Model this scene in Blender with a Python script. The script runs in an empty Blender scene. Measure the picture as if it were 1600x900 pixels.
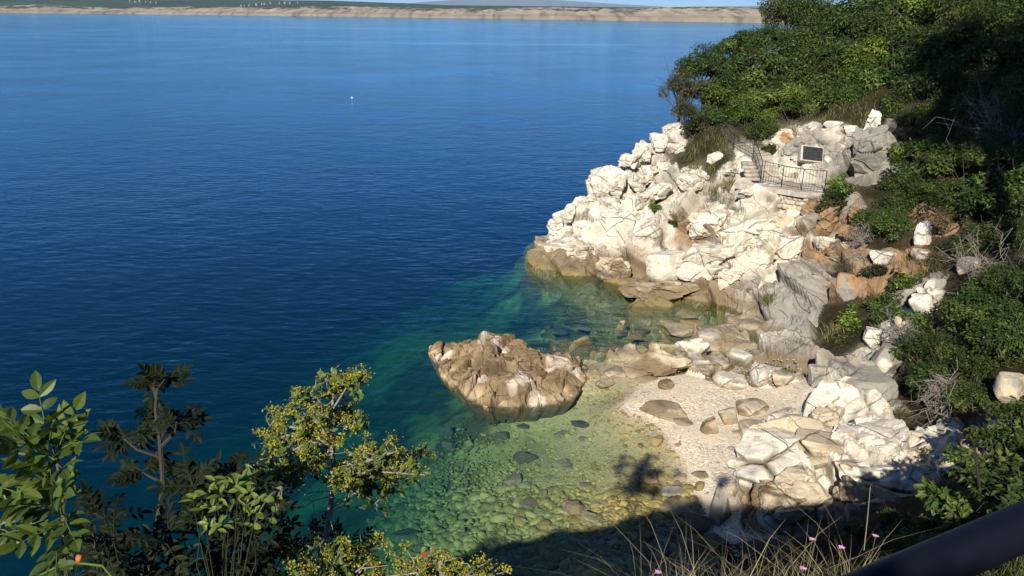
import bpy, bmesh, math, random
import numpy as np
from mathutils import Vector, Matrix, kdtree

random.seed(7)
RNG = np.random.default_rng(7)
SC = bpy.context.scene
COL = SC.collection

# ------------------------------------------------------------------ camera
FPX, PITCH, ROLL, EYE = 1200.0, math.radians(19.73), math.radians(0.55), 12.5
_f = np.array([0, math.cos(PITCH), -math.sin(PITCH)])
_u0 = np.array([0, math.sin(PITCH), math.cos(PITCH)])
_r0 = np.array([1.0, 0, 0])
_r = _r0 * math.cos(ROLL) + _u0 * math.sin(ROLL)
_u = -_r0 * math.sin(ROLL) + _u0 * math.cos(ROLL)
cam_d = bpy.data.cameras.new('camera')
cam = bpy.data.objects.new('camera', cam_d)
COL.objects.link(cam)
cam_d.sensor_width = 36.0
cam_d.lens = 36.0 * FPX / 1600.0
cam_d.clip_start = 0.05
cam_d.clip_end = 60000
cam.matrix_world = Matrix(((_r[0], _u[0], -_f[0], 0), (_r[1], _u[1], -_f[1], 0), (_r[2], _u[2], -_f[2], EYE), (0, 0, 0, 1)))
SC.camera = cam

# ------------------------------------------------------------------ sun and sky
LIGHT = np.array([0.26, 0.81, -0.53]); LIGHT /= np.linalg.norm(LIGHT)
SUN_EL = math.asin(-LIGHT[2])
sun_d = bpy.data.lights.new('sun', 'SUN')
sun_d.energy = 4.6
sun_d.angle = math.radians(0.53)
sun_d.color = (1.0, 0.945, 0.84)
sun = bpy.data.objects.new('sun', sun_d)
COL.objects.link(sun)
sun.rotation_euler = Vector(LIGHT).to_track_quat('-Z', 'Y').to_euler()
world = bpy.data.worlds.new('World'); SC.world = world
world.use_nodes = True
wn = world.node_tree.nodes; wn.clear()
sky = wn.new('ShaderNodeTexSky'); sky.sky_type = 'NISHITA'; sky.sun_disc = False
sky.sun_elevation = SUN_EL
sky.sun_rotation = math.atan2(-LIGHT[0], -LIGHT[1])
sky.air_density = 0.5; sky.dust_density = 0.0; sky.ozone_density = 9.0
bg = wn.new('ShaderNodeBackground'); bg.inputs['Strength'].default_value = 0.09
wo = wn.new('ShaderNodeOutputWorld')
world.node_tree.links.new(sky.outputs[0], bg.inputs[0])
world.node_tree.links.new(bg.outputs[0], wo.inputs[0])
SC.view_settings.view_transform = 'Standard'
SC.view_settings.look = 'None'
SC.view_settings.exposure = 0.46
SC.view_settings.gamma = 1.0
SC.view_settings.use_curve_mapping = False
cy = SC.cycles
cy.max_bounces = 8; cy.diffuse_bounces = 2; cy.glossy_bounces = 2; cy.transmission_bounces = 4
cy.transparent_max_bounces = 16; cy.volume_bounces = 0
cy.caustics_reflective = False; cy.caustics_refractive = False
try:
    cy.use_denoising = True; cy.denoiser = 'OPENIMAGEDENOISE'
except Exception:
    pass

# ------------------------------------------------------------------ small helpers
def ray(u, v): return _f + (u - 800) / FPX * _r - (v - 450) / FPX * _u
def pz(u, v, z=0.0):
    d = ray(u, v); return d * ((z - EYE) / d[2]) + np.array([0, 0, EYE])
def py(u, v, y):
    d = ray(u, v); return d * (y / d[1]) + np.array([0, 0, EYE])
def pd(u, v, dep): return ray(u, v) * dep + np.array([0, 0, EYE])
def depth(p): return float(np.dot(np.asarray(p) - np.array([0, 0, EYE]), _f))

def tag(o, label=None, cat=None, group=None, kind=None):
    if label: o['label'] = label
    if cat: o['category'] = cat
    if group: o['group'] = group
    if kind: o['kind'] = kind
    return o

def link(name, data, parent=None, loc=None):
    o = bpy.data.objects.new(name, data); COL.objects.link(o)
    if parent is not None: o.parent = parent
    if loc is not None: o.location = [float(c) for c in loc]
    return o

def empty(name, loc): 
    o = link(name, None, None, loc); o.empty_display_size = 0.2; return o

def np_mesh(name, V, F, mat, smooth=False, cols=None):
    """V (n,3); F (m,3) or (m,4) or a list of such arrays; cols dict name->(n,3)"""
    V = np.asarray(V, dtype=np.float32)
    Fs = F if isinstance(F, list) else [F]
    Fs = [np.asarray(f, dtype=np.int32) for f in Fs if len(f)]
    me = bpy.data.meshes.new(name)
    me.vertices.add(len(V)); me.vertices.foreach_set('co', V.ravel())
    idx = np.concatenate([f.ravel() for f in Fs])
    cnt = np.concatenate([np.full(len(f), f.shape[1], dtype=np.int32) for f in Fs])
    me.loops.add(len(idx)); me.loops.foreach_set('vertex_index', idx)
    st = np.concatenate([[0], np.cumsum(cnt)[:-1]]).astype(np.int32)
    me.polygons.add(len(cnt)); me.polygons.foreach_set('loop_start', st)
    try: me.polygons.foreach_set('loop_total', cnt)
    except Exception: pass
    me.polygons.foreach_set('use_smooth', np.full(len(cnt), smooth, dtype=bool))
    if cols:
        for k, c in cols.items():
            a = me.attributes.new(k, 'FLOAT_COLOR', 'POINT')
            cc = np.ones((len(V), 4), dtype=np.float32); cc[:, :3] = c
            a.data.foreach_set('color', cc.ravel())
    me.update(); me.validate()
    if mat: me.materials.append(mat)
    return me

class Bag:
    """collects verts and faces of many pieces into one mesh"""
    def __init__(s): s.V = []; s.T = []; s.Q = []; s.C = []; s.n = 0
    def add(s, V, T=None, Q=None, col=None):
        V = np.asarray(V, dtype=float)
        if T is not None and len(T): s.T.append(np.asarray(T) + s.n)
        if Q is not None and len(Q): s.Q.append(np.asarray(Q) + s.n)
        s.V.append(V)
        c = np.ones((len(V), 3)) * (np.array([1, 1, 1]) if col is None else np.asarray(col))
        s.C.append(c); s.n += len(V)
    def mesh(s, name, mat, smooth=False, org=None):
        V = np.concatenate(s.V)
        if org is not None: V = V - np.asarray(org)
        F = []
        if s.T: F.append(np.concatenate(s.T))
        if s.Q: F.append(np.concatenate(s.Q))
        return np_mesh(name, V, F, mat, smooth, {'alb': np.concatenate(s.C)})
    def obj(s, name, mat, parent=None, smooth=False, org=None):
        return link(name, s.mesh(name, mat, smooth, org), parent)
    def tube(s, pts, rad, n=6, col=None, cap=True):
        pts = [np.asarray(p, dtype=float) for p in pts]
        if np.isscalar(rad): rad = [rad] * len(pts)
        V = []; up = np.array([0.13, 0.21, 0.97])
        for i, p in enumerate(pts):
            t = pts[min(i + 1, len(pts) - 1)] - pts[max(i - 1, 0)]
            t = t / (np.linalg.norm(t) + 1e-9)
            a = np.cross(t, up)
            if np.linalg.norm(a) < 0.1: a = np.cross(t, np.array([1.0, 0, 0]))
            a /= np.linalg.norm(a); b = np.cross(t, a)
            for k in range(n):
                an = 2 * math.pi * k / n
                V.append(p + rad[i] * (math.cos(an) * a + math.sin(an) * b))
        Q = []
        for i in range(len(pts) - 1):
            for k in range(n):
                Q.append((i * n + k, i * n + (k + 1) % n, (i + 1) * n + (k + 1) % n, (i + 1) * n + k))
        T = []
        if cap:
            V.append(pts[0]); V.append(pts[-1]); c0 = len(pts) * n
            for k in range(n):
                T.append((c0, (k + 1) % n, k)); b0 = (len(pts) - 1) * n
                T.append((c0 + 1, b0 + k, b0 + (k + 1) % n))
        s.add(V, T, Q, col)
    def box(s, c, ax, ay, az, col=None):
        """box from centre and three half-axis vectors"""
        c, ax, ay, az = [np.asarray(q, dtype=float) for q in (c, ax, ay, az)]
        V = [c + i * ax + j * ay + k * az for k in (-1, 1) for j in (-1, 1) for i in (-1, 1)]
        Q = [(0, 2, 3, 1), (4, 5, 7, 6), (0, 1, 5, 4), (2, 6, 7, 3), (0, 4, 6, 2), (1, 3, 7, 5)]
        s.add(V, None, Q, col)

# ------------------------------------------------------------------ noise
_perm = np.random.default_rng(3).permutation(4096).astype(np.int64)
_grad = np.random.default_rng(5).normal(size=(4096, 3)); _grad /= np.linalg.norm(_grad, axis=1)[:, None]
def perlin(P):
    P = np.asarray(P, dtype=float); I = np.floor(P).astype(np.int64); fr = P - I
    w = fr * fr * fr * (fr * (fr * 6 - 15) + 10); out = np.zeros(len(P))
    for dx in (0, 1):
        for dy in (0, 1):
            for dz in (0, 1):
                h = _perm[(I[:, 0] + dx) & 4095]
                h = _perm[(h + I[:, 1] + dy) & 4095]
                h = _perm[(h + I[:, 2] + dz) & 4095]
                dot = np.einsum('ij,ij->i', _grad[h], fr - np.array([dx, dy, dz]))
                out += dot * (w[:, 0] if dx else 1 - w[:, 0]) * (w[:, 1] if dy else 1 - w[:, 1]) * (w[:, 2] if dz else 1 - w[:, 2])
    return out * 1.5
def fbm(P, oct=4, gain=0.5):
    o = np.zeros(len(P)); a = 1.0; P = np.array(P, dtype=float)
    for i in range(oct):
        o += a * perlin(P + 17.3 * i); a *= gain; P = P * 2.03
    return o
def sstep(a, b, x):
    t = np.clip((x - a) / (b - a), 0, 1); return t * t * (3 - 2 * t)

def facets(P, size, seed, tilt=0.25, off=0.12, crackw=0.05, crackd=0.12, stretch=None, warp=0.25, blend=0.0):
    """broken-rock displacement: each irregular cell is a tilted plane of its own, split by cracks"""
    rng = np.random.default_rng(seed)
    Q = np.array(P, dtype=float)
    if stretch is not None: Q = Q @ stretch
    Q = Q + warp * size * np.stack([fbm(Q / size * 0.7 + 31.7 * k, 2) for k in range(3)], axis=1)
    cell = np.floor(Q / size).astype(np.int64)
    uniq = np.unique(cell, axis=0)
    allc = np.unique((uniq[:, None, :] + np.array([[i, j, k] for i in (-1, 0, 1) for j in (-1, 0, 1) for k in (-1, 0, 1)])[None]).reshape(-1, 3), axis=0)
    seeds = (allc + rng.random((len(allc), 3))) * size
    kd = kdtree.KDTree(len(seeds))
    for i, s in enumerate(seeds): kd.insert(s, i)
    kd.balance()
    n = len(Q); i1 = np.zeros(n, dtype=int); i2 = np.zeros(n, dtype=int)
    for j, q in enumerate(Q):
        r = kd.find_n(q, 2); i1[j] = r[0][1]; i2[j] = r[1][1]
    s1, s2 = seeds[i1], seeds[i2]
    ed = (((Q - s2) ** 2).sum(1) - ((Q - s1) ** 2).sum(1)) / (2 * np.linalg.norm(s2 - s1, axis=1) + 1e-9)
    g = rng.normal(size=(len(seeds), 3)) * tilt
    o = rng.normal(size=len(seeds)) * off
    d = o[i1] + np.einsum('ij,ij->i', g[i1], Q - s1)
    if blend:
        dB = o[i2] + np.einsum('ij,ij->i', g[i2], Q - s2); wB = 0.5 * (1 - sstep(0, 1, ed / blend))
        d = d * (1 - wB) + dB * wB
    d -= crackd * np.exp(-(ed / crackw) ** 2)
    rnd = rng.random(len(seeds))[i1]
    return d, ed, rnd

# ------------------------------------------------------------------ materials
class NT:
    def __init__(s, name):
        s.m = bpy.data.materials.new(name); s.m.use_nodes = True
        s.t = s.m.node_tree; s.t.nodes.clear()
        s.out = s.t.nodes.new('ShaderNodeOutputMaterial')
    def n(s, typ, **kw):
        nd = s.t.nodes.new('ShaderNode' + typ)
        for k, v in kw.items():
            if k in nd.inputs: s.set(nd.inputs[k], v)
            else: setattr(nd, k, v)
        return nd
    def set(s, inp, v):
        if hasattr(v, 'is_linked') or isinstance(v, bpy.types.NodeSocket): s.t.links.new(v, inp)
        else:
            if isinstance(v, (tuple, list)) and len(v) == 3 and inp.type == 'RGBA': v = (*v, 1)
            inp.default_value = v
    def math(s, op, a, b=0.0, c=0.0):
        nd = s.t.nodes.new('ShaderNodeMath'); nd.operation = op
        s.set(nd.inputs[0], a); s.set(nd.inputs[1], b); s.set(nd.inputs[2], c); return nd.outputs[0]
    def mix(s, fac, a, b, typ='MIX'):
        nd = s.t.nodes.new('ShaderNodeMix'); nd.data_type = 'RGBA'; nd.blend_type = typ
        s.set(nd.inputs[0], fac); s.set(nd.inputs[6], a); s.set(nd.inputs[7], b); return nd.outputs[2]
    def ramp(s, fac, lo, hi, a=0.0, b=1.0):
        nd = s.t.nodes.new('ShaderNodeMapRange'); nd.interpolation_type = 'SMOOTHSTEP'
        s.set(nd.inputs[0], fac); s.set(nd.inputs[1], lo); s.set(nd.inputs[2], hi); s.set(nd.inputs[3], a); s.set(nd.inputs[4], b)
        return nd.outputs[0]
    def noise(s, vec, scale, detail=4.0, rough=0.55):
        nd = s.n('TexNoise', Scale=scale, Detail=detail, Roughness=rough); s.set(nd.inputs['Vector'], vec)
        return nd.outputs['Fac']
    def pos(s): return s.n('NewGeometry').outputs['Position']
    def alb(s): return s.n('Attribute', attribute_name='alb').outputs['Color']
    def bsdf(s, color, rough=0.8, spec=0.3, normal=None, **kw):
        b = s.n('BsdfPrincipled', **{'Base Color': color, 'Roughness': rough, 'Specular IOR Level': spec})
        if normal is not None: s.set(b.inputs['Normal'], normal)
        for k, v in kw.items(): s.set(b.inputs[k], v)
        return b
    def surf(s, sh): s.t.links.new(sh.outputs[0] if hasattr(sh, 'outputs') else sh, s.out.inputs['Surface']); return s.m
    def bump(s, h, strength=0.5, dist=0.1):
        b = s.n('Bump', Strength=strength, Distance=dist); s.set(b.inputs['Height'], h); return b.outputs[0]

def rock_material(name, waterline=True, crack=True):
    m = NT(name); p = m.pos(); c = m.alb()
    big = m.noise(p, 0.9, 5, 0.6); mid = m.noise(p, 4.0, 6, 0.65); fine = m.noise(p, 22.0, 4, 0.6)
    c = m.mix(m.ramp(mid, 0.4, 0.75, 0.0, 0.45), c, m.mix(1.0, c, (0.84, 0.75, 0.62), 'MULTIPLY'))
    # lichen and weather staining, warm ochre runs
    c = m.mix(m.ramp(m.noise(p, 0.75, 8, 0.68), 0.545, 0.60, 0.0, 0.62), c, m.mix(1.0, c, (0.52, 0.50, 0.47), 'MULTIPLY'))
    och = m.noise(m.n('VectorMath', operation='ADD').outputs[0], 1.0) if False else m.noise(p, 1.7, 4, 0.6)
    c = m.mix(m.ramp(och, 0.60, 0.76, 0.0, 0.5), c, m.mix(1.0, c, (0.95, 0.70, 0.42), 'MULTIPLY'))
    c = m.mix(m.ramp(m.noise(p, 2.3, 7, 0.72), 0.57, 0.63, 0.0, 0.6), c, m.mix(1.0, c, (0.42, 0.39, 0.35), 'MULTIPLY'))
    c = m.mix(m.ramp(fine, 0.35, 0.7, 0.0, 0.35), c, m.mix(1.0, c, (0.72, 0.68, 0.62), 'MULTIPLY'))
    h = m.math('ADD', m.math('MULTIPLY', mid, 0.6), m.math('MULTIPLY', fine, 0.25))
    if crack:
        wv = m.n('VectorMath', operation='MULTIPLY_ADD')
        nz = m.n('TexNoise', Scale=0.9, Detail=5.0, Roughness=0.65); m.set(nz.inputs['Vector'], p)
        m.set(wv.inputs[0], nz.outputs['Color']); wv.inputs[1].default_value = (2.2, 2.2, 2.2); m.set(wv.inputs[2], p)
        vo = m.n('TexVoronoi', feature='DISTANCE_TO_EDGE', Scale=0.8); m.set(vo.inputs['Vector'], wv.outputs[0])
        gate = m.ramp(m.noise(p, 0.8, 3), 0.50, 0.62)
        e = m.math('MULTIPLY', m.ramp(vo.outputs['Distance'], 0.0, 0.02, 1.0, 0.0), gate)
        c = m.mix(m.math('MULTIPLY', e, 0.5), c, (0.14, 0.10, 0.06))
        h = m.math('SUBTRACT', h, m.math('MULTIPLY', e, 0.5))
    # long sub-parallel joints across the beds
    nw = m.n('TexNoise', Scale=0.7, Detail=4.0, Roughness=0.6); m.set(nw.inputs['Vector'], p)
    wp = m.n('VectorMath', operation='MULTIPLY_ADD'); m.set(wp.inputs[0], nw.outputs['Color']); wp.inputs[1].default_value = (0.55, 0.55, 0.55); m.set(wp.inputs[2], p)
    je = None
    for nrm_, spc, gs in (((.78, .35, .52), 1.15, 0.37), ((-.50, .62, .60), 1.55, 0.29), ((.1, -.45, .88), 0.8, 0.45)):
        dt = m.n('VectorMath', operation='DOT_PRODUCT'); m.set(dt.inputs[0], wp.outputs[0]); dt.inputs[1].default_value = nrm_
        dd_ = m.math('MULTIPLY', m.math('ABSOLUTE', m.math('SUBTRACT', m.math('FRACT', m.math('DIVIDE', dt.outputs['Value'], spc)), 0.5)), spc)
        ee = m.math('MULTIPLY', m.ramp(dd_, 0.004, 0.03, 1.0, 0.0), m.ramp(m.noise(p, gs, 3), 0.49, 0.56))
        je = ee if je is None else m.math('MAXIMUM', je, ee)
    c = m.mix(m.math('MULTIPLY', je, 0.72), c, (0.075, 0.06, 0.04))
    h = m.math('SUBTRACT', h, m.math('MULTIPLY', je, 0.7))
    rough = 0.85
    if waterline:
        z = m.n('SeparateXYZ'); m.set(z.inputs[0], p)
        zz = m.math('ADD', z.outputs[2], m.math('MULTIPLY', m.math('SUBTRACT', m.noise(p, 1.5, 5, 0.65), 0.5), 1.0))
        band = m.math('MULTIPLY', m.ramp(zz, 0.35, 0.72, 1.0, 0.0), m.ramp(z.outputs[2], 0.06, 0.3, 0.55, 1.0))
        c = m.mix(m.math('MULTIPLY', band, 0.85), c, m.mix(mid, (0.10, 0.075, 0.045), (0.30, 0.22, 0.12)))
        low = m.ramp(m.math('ADD', z.outputs[2], m.math('MULTIPLY', mid, 0.1)), 0.02, 0.12, 1.0, 0.0)
        c = m.mix(low, c, m.mix(1.0, c, (0.55, 0.50, 0.26), 'MULTIPLY'))
        rough = m.ramp(low, 0.0, 1.0, 0.85, 0.35)
    return m.surf(m.bsdf(c, rough, 0.25, m.bump(h, 0.6, 0.07)))

def pebble_material(name):
    m = NT(name); p = m.pos(); c = m.alb()
    v1 = m.n('TexVoronoi', feature='F1', Scale=30.0, Randomness=1.0); m.set(v1.inputs['Vector'], p)
    v2 = m.n('TexVoronoi', feature='F1', Scale=15.0, Randomness=1.0); m.set(v2.inputs['Vector'], p)
    sel = m.ramp(m.noise(p, 0.8, 3), 0.45, 0.62)
    g = m.n('SeparateColor'); m.set(g.inputs[0], v1.outputs['Color'])
    g2 = m.n('SeparateColor'); m.set(g2.inputs[0], v2.outputs['Color'])
    br = m.math('MULTIPLY_ADD', g.outputs[0], 0.5, 0.72)
    br2 = m.math('MULTIPLY_ADD', g2.outputs[0], 0.6, 0.66)
    d1 = m.ramp(v1.outputs['Distance'], 0.25, 0.75, 1.0, 0.0)
    d2 = m.ramp(v2.outputs['Distance'], 0.25, 0.8, 1.0, 0.0)
    mixb = m.n('Mix', data_type='FLOAT'); m.set(mixb.inputs[0], sel); m.set(mixb.inputs[2], br); m.set(mixb.inputs[3], br2)
    mixh = m.n('Mix', data_type='FLOAT'); m.set(mixh.inputs[0], sel); m.set(mixh.inputs[2], m.math('MULTIPLY', d1, 0.5)); m.set(mixh.inputs[3], d2)
    cc = m.n('VectorMath', operation='SCALE'); m.set(cc.inputs[0], c); m.set(cc.inputs['Scale'], mixb.outputs[0])
    c2 = m.mix(m.ramp(g.outputs[1], 0.75, 0.95, 0.0, 0.5), cc.outputs[0], m.mix(1.0, cc.outputs[0], (0.85, 0.66, 0.45), 'MULTIPLY'))
    return m.surf(m.bsdf(c2, 0.85, 0.2, m.bump(mixh.outputs[0], 0.55, 0.02)))

def soil_material(name):
    m = NT(name); p = m.pos(); c = m.alb()
    n1 = m.noise(p, 3.0, 6, 0.7); n2 = m.noise(p, 14.0, 5, 0.7)
    c = m.mix(m.ramp(n1, 0.35, 0.7), c, m.mix(1.0, c, (0.6, 0.66, 0.5), 'MULTIPLY'))
    c = m.mix(m.ramp(n2, 0.3, 0.7), c, m.mix(1.0, c, (0.55, 0.5, 0.45), 'MULTIPLY'))
    return m.surf(m.bsdf(c, 0.95, 0.1, m.bump(m.math('ADD', n1, n2), 1.0, 0.2)))

def plain(name, color, rough=0.6, spec=0.3, var=0.25, scale=8.0, metallic=0.0, bump=0.2):
    m = NT(name); p = m.pos(); n1 = m.noise(p, scale, 5, 0.6)
    c = m.mix(m.ramp(n1, 0.3, 0.7, 0.0, var), color, m.mix(1.0, color, (0.45, 0.42, 0.4), 'MULTIPLY'))
    return m.surf(m.bsdf(c, rough, spec, m.bump(n1, bump, 0.02), Metallic=metallic))

def attr_mat(name, rough=0.7, spec=0.2, noise=0.3, scale=10.0):
    m = NT(name); p = m.pos(); c = m.alb(); n1 = m.noise(p, scale, 5, 0.65)
    c = m.mix(m.ramp(n1, 0.3, 0.7, 0.0, noise), c, m.mix(1.0, c, (0.4, 0.4, 0.4), 'MULTIPLY'))
    return m.surf(m.bsdf(c, rough, spec, m.bump(n1, 0.3, 0.02)))

def leaf_material(name, tint, trans=0.28, rough=0.45, spec=0.35):
    """leaf colour = per-leaf attribute x species tint, with a little variation per plant"""
    m = NT(name); a = m.alb()
    oi = m.n('ObjectInfo')
    c = m.mix(1.0, a, tint, 'MULTIPLY')
    c = m.mix(m.math('MULTIPLY', oi.outputs['Random'], 0.5), c, m.mix(1.0, c, (1.35, 1.05, 0.7), 'MULTIPLY'))
    b = m.bsdf(c, rough, spec)
    t = m.n('BsdfTranslucent'); m.set(t.inputs[0], m.mix(1.0, c, (1.2, 1.25, 0.5), 'MULTIPLY'))
    mx = m.n('MixShader'); mx.inputs[0].default_value = trans
    m.t.links.new(b.outputs[0], mx.inputs[1]); m.t.links.new(t.outputs[0], mx.inputs[2])
    return m.surf(mx)

M_ROCK = rock_material('limestone')
M_PEB = pebble_material('pebbles')
M_SOIL = soil_material('hill_soil')
M_STONE = attr_mat('loose_stone', 0.75, 0.25, 0.45, 9.0)
M_CONC = plain('concrete', (0.50, 0.45, 0.37), 0.9, 0.2, 0.6, 4.0)
M_IRON = plain('dark_iron', (0.025, 0.022, 0.02), 0.55, 0.4, 0.4, 20)
M_RAIL = plain('painted_rail', (0.007, 0.009, 0.016), 0.5, 0.14, 0.2, 60, bump=0.05)
M_PLAQ = plain('plaque_plate', (0.012, 0.014, 0.017), 0.4, 0.5, 0.3, 12)
M_LETTER = plain('plaque_relief', (0.14, 0.145, 0.15), 0.5, 0.4, 0.3, 12)
M_BARK = plain('bark', (0.11, 0.085, 0.065), 0.9, 0.1, 0.6, 15)
M_TWIG = plain('bare_twig', (0.30, 0.26, 0.22), 0.9, 0.1, 0.5, 15)
M_LEAF = leaf_material('leaf', (1, 1, 1))
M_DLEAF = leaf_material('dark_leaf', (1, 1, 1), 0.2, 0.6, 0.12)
M_FLOWER = attr_mat('petals', 0.7, 0.1, 0.1)
M_DRY = attr_mat('dry_grass', 0.8, 0.1, 0.2)

# ------------------------------------------------------------------ terrain: control heights
CP = []
def cz(u, v, z): CP.append(tuple(pz(u, v, z)))
def cyy(u, v, y): CP.append(tuple(py(u, v, y)))
def cw(x, y, z): CP.append((x, y, z))
# waterline of the headland, cove and beach
for u, v in [(842, 402), (870, 420), (920, 432), (975, 441), (1030, 458), (1090, 468), (1118, 478), (1112, 505), (1060, 525), (985, 545), (945, 585), (920, 600), (960, 630), (1000, 660), (1035, 695), (1058, 735), (1020, 780), (985, 830), (940, 900)]: cz(u, v, 0.0)
# seabed
for u, v, z in [(838, 425, -1.3), (880, 440, -.5), (960, 470, -.55), (1040, 490, -.35), (1060, 480, -.25), (900, 500, -1.0), (940, 540, -.6), (850, 480, -1.9), (780, 470, -2.6), (700, 440, -3.8), (800, 420, -3.8), (760, 520, -2.4), (700, 500, -2.9), (620, 520, -3.4), (560, 570, -4.0), (640, 600, -3.0), (600, 660, -3.2), (560, 740, -3.2), (660, 690, -2.3), (720, 670, -1.3), (800, 680, -.9), (880, 670, -.6), (950, 690, -.3), (700, 760, -1.5), (800, 770, -.85), (900, 780, -.5), (980, 740, -.18), (600, 840, -2.5), (700, 870, -1.25), (800, 880, -.8), (880, 870, -.4), (480, 820, -3.9), (400, 700, -5.2), (350, 900, -4.4), (930, 620, -.3), (860, 560, -.9), (740, 600, -1.4), (820, 590, -1.0), (700, 640, -2.5)]: cz(u, v, z)
for x, y, z in [(-12, 20, -7), (-15, 40, -8.0), (-10, 32, -5.3), (0, 52, -6), (-4, 45, -5.4), (-8, 42, -6.6), (-5, 52, -7.4), (-12, 26, -6.0), (-12, 52, -9), (-3, 60, -8.6), (-8, 62, -10), (-2, 40, -4.0), (-18, 30, -8.5), (6, 56, -5), (0, 70, -9.8), (-30, 20, -12), (-40, 50, -13), (10, 66, -5), (14, 75, -9), (-14, 10, -6), (-20, 0, -5), (-30, -10, -4), (-40, -5, -10), (-6, 12, -2.6), (-10, 13, -5)]: cw(x, y, z)
# headland silhouette and its far side
for u, v, y in [(860, 375, 40.8), (878, 345, 41.5), (900, 312, 42.5), (930, 300, 43), (962, 262, 43.5), (1000, 232, 45), (1045, 207, 46)]: cyy(u, v, y)
for x, y, z in [(0.5, 42.5, -1.2), (2.5, 45.5, -1.), (5, 48, -1.), (8, 51, -1), (11, 55, -1.5), (15, 61, -2), (20, 68, -2), (30, 78, -2)]: cw(x, y, z)
# headland front
for u, v, y in [(880, 390, 39.8), (900, 405, 38.4), (940, 370, 39.6), (960, 415, 37.0), (990, 360, 38.3), (1000, 400, 36.9), (1020, 430, 35.6), (1040, 350, 38.2), (1060, 445, 34.6), (1050, 400, 36.0), (1095, 385, 35.8), (1110, 430, 34.2), (1080, 345, 37.2), (1100, 320, 37.6), (1140, 440, 33.4), (1180, 380, 34.9), (1150, 320, 36.9), (1210, 330, 35.9), (1200, 420, 33.6), (1240, 400, 33.6), (1255, 325, 35.5), (1040, 300, 40.3), (1075, 270, 41.2), (1010, 270, 42.2), (1060, 240, 43.2), (1110, 240, 41.8), (1140, 275, 39.3), (1160, 290, 38.3), (1090, 300, 39.2)]: cyy(u, v, y)
# ledge with railing, stair path, plaque rock
for u, v, y in [(1195, 280, 37.3), (1253, 298, 36.0), (1288, 299, 35.4), (1230, 282, 37.6), (1290, 285, 36.8), (1120, 207, 42.2), (1150, 225, 41.0), (1178, 243, 39.8), (1145, 200, 42.8), (1190, 235, 41.0), (1215, 262, 39.0), (1269, 243, 38.7), (1240, 250, 39.4), (1225, 215, 41.3), (1290, 200, 40.6), (1335, 205, 39.4), (1260, 190, 43), (1320, 265, 37.0), (1350, 255, 36.6), (1375, 215, 38.0), (1335, 290, 35.2)]: cyy(u, v, y)
# wooded hill behind (ground, not crowns)
for x, y, z in [(12, 48, 7.0), (15, 47, 8.2), (16, 53, 8.6), (20, 50, 10.2), (19, 44, 9.0), (24, 44, 11.3), (28, 50, 14), (22, 38, 9.6), (26, 36, 12), (32, 40, 16), (24, 58, 11), (34, 60, 17), (30, 30, 13.5), (40, 30, 18), (40, 50, 20), (14, 44.5, 7.3), (17, 41, 7.8), (19.5, 35, 7.4), (22, 31, 8.6), (50, 70, 20), (28, 70, 8)]: cw(x, y, z)
# gully, grey mound, beach head
for u, v, y in [(1280, 350, 34.2), (1300, 400, 31.8), (1330, 340, 33.2), (1270, 430, 30.9), (1300, 430, 30.4), (1230, 440, 31.6), (1180, 460, 31.9), (1150, 470, 32.6), (1140, 500, 30.7), (1200, 490, 29.8), (1250, 500, 29.0), (1280, 480, 29.0), (1170, 530, 28.6), (1230, 540, 27.3), (1280, 540, 26.8), (1130, 545, 28.0), (1060, 545, 27.9), (1010, 565, 26.6)]: cyy(u, v, y)
for u, v, z in [(1200, 600, .45), (1140, 600, .35), (1090, 590, .3), (1250, 600, .7), (1270, 630, .75), (1200, 640, .55), (1130, 640, .35), (1060, 630, .25), (1000, 620, .15), (1080, 690, .22), (1140, 690, .4), (1100, 740, .2), (1080, 800, -.02), (1130, 830, .2), (1050, 850, -.15), (1200, 700, .8), (1250, 690, 1.1), (1300, 690, 1.2), (1200, 790, .6), (1270, 800, .7), (1340, 740, 1.2), (1380, 700, 1.5), (1330, 650, 1.1), (1310, 600, 1.2), (1000, 890, -.3), (1180, 880, .5)]: cz(u, v, z)
# right flank
for u, v, y in [(1330, 450, 28.8), (1390, 430, 28.6), (1400, 340, 32.2), (1440, 370, 30.2), (1440, 460, 26.5), (1480, 420, 27.2), (1530, 380, 27.4), (1590, 340, 27.6), (1560, 250, 31.2), (1480, 260, 33.2), (1420, 260, 35.2), (1330, 510, 26.8), (1390, 510, 25.6), (1440, 530, 24.2), (1520, 500, 23.6), (1590, 470, 23.2), (1370, 580, 23.8), (1430, 610, 22.2), (1500, 600, 20.8), (1580, 590, 19.6), (1400, 660, 20.8), (1460, 680, 18.8), (1520, 700, 16.6), (1590, 660, 16.2), (1430, 730, 17.4), (1500, 750, 14.4), (1590, 730, 12.2), (1330, 810, 14.6), (1420, 800, 12.6), (1560, 790, 9.4)]: cyy(u, v, y)
for x, y, z in [(16, 14, 7.5), (20, 18, 10), (21, 24, 9.6), (27, 22, 14), (14, 9, 9), (30, 10, 17), (20, 5, 14)]: cw(x, y, z)
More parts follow.
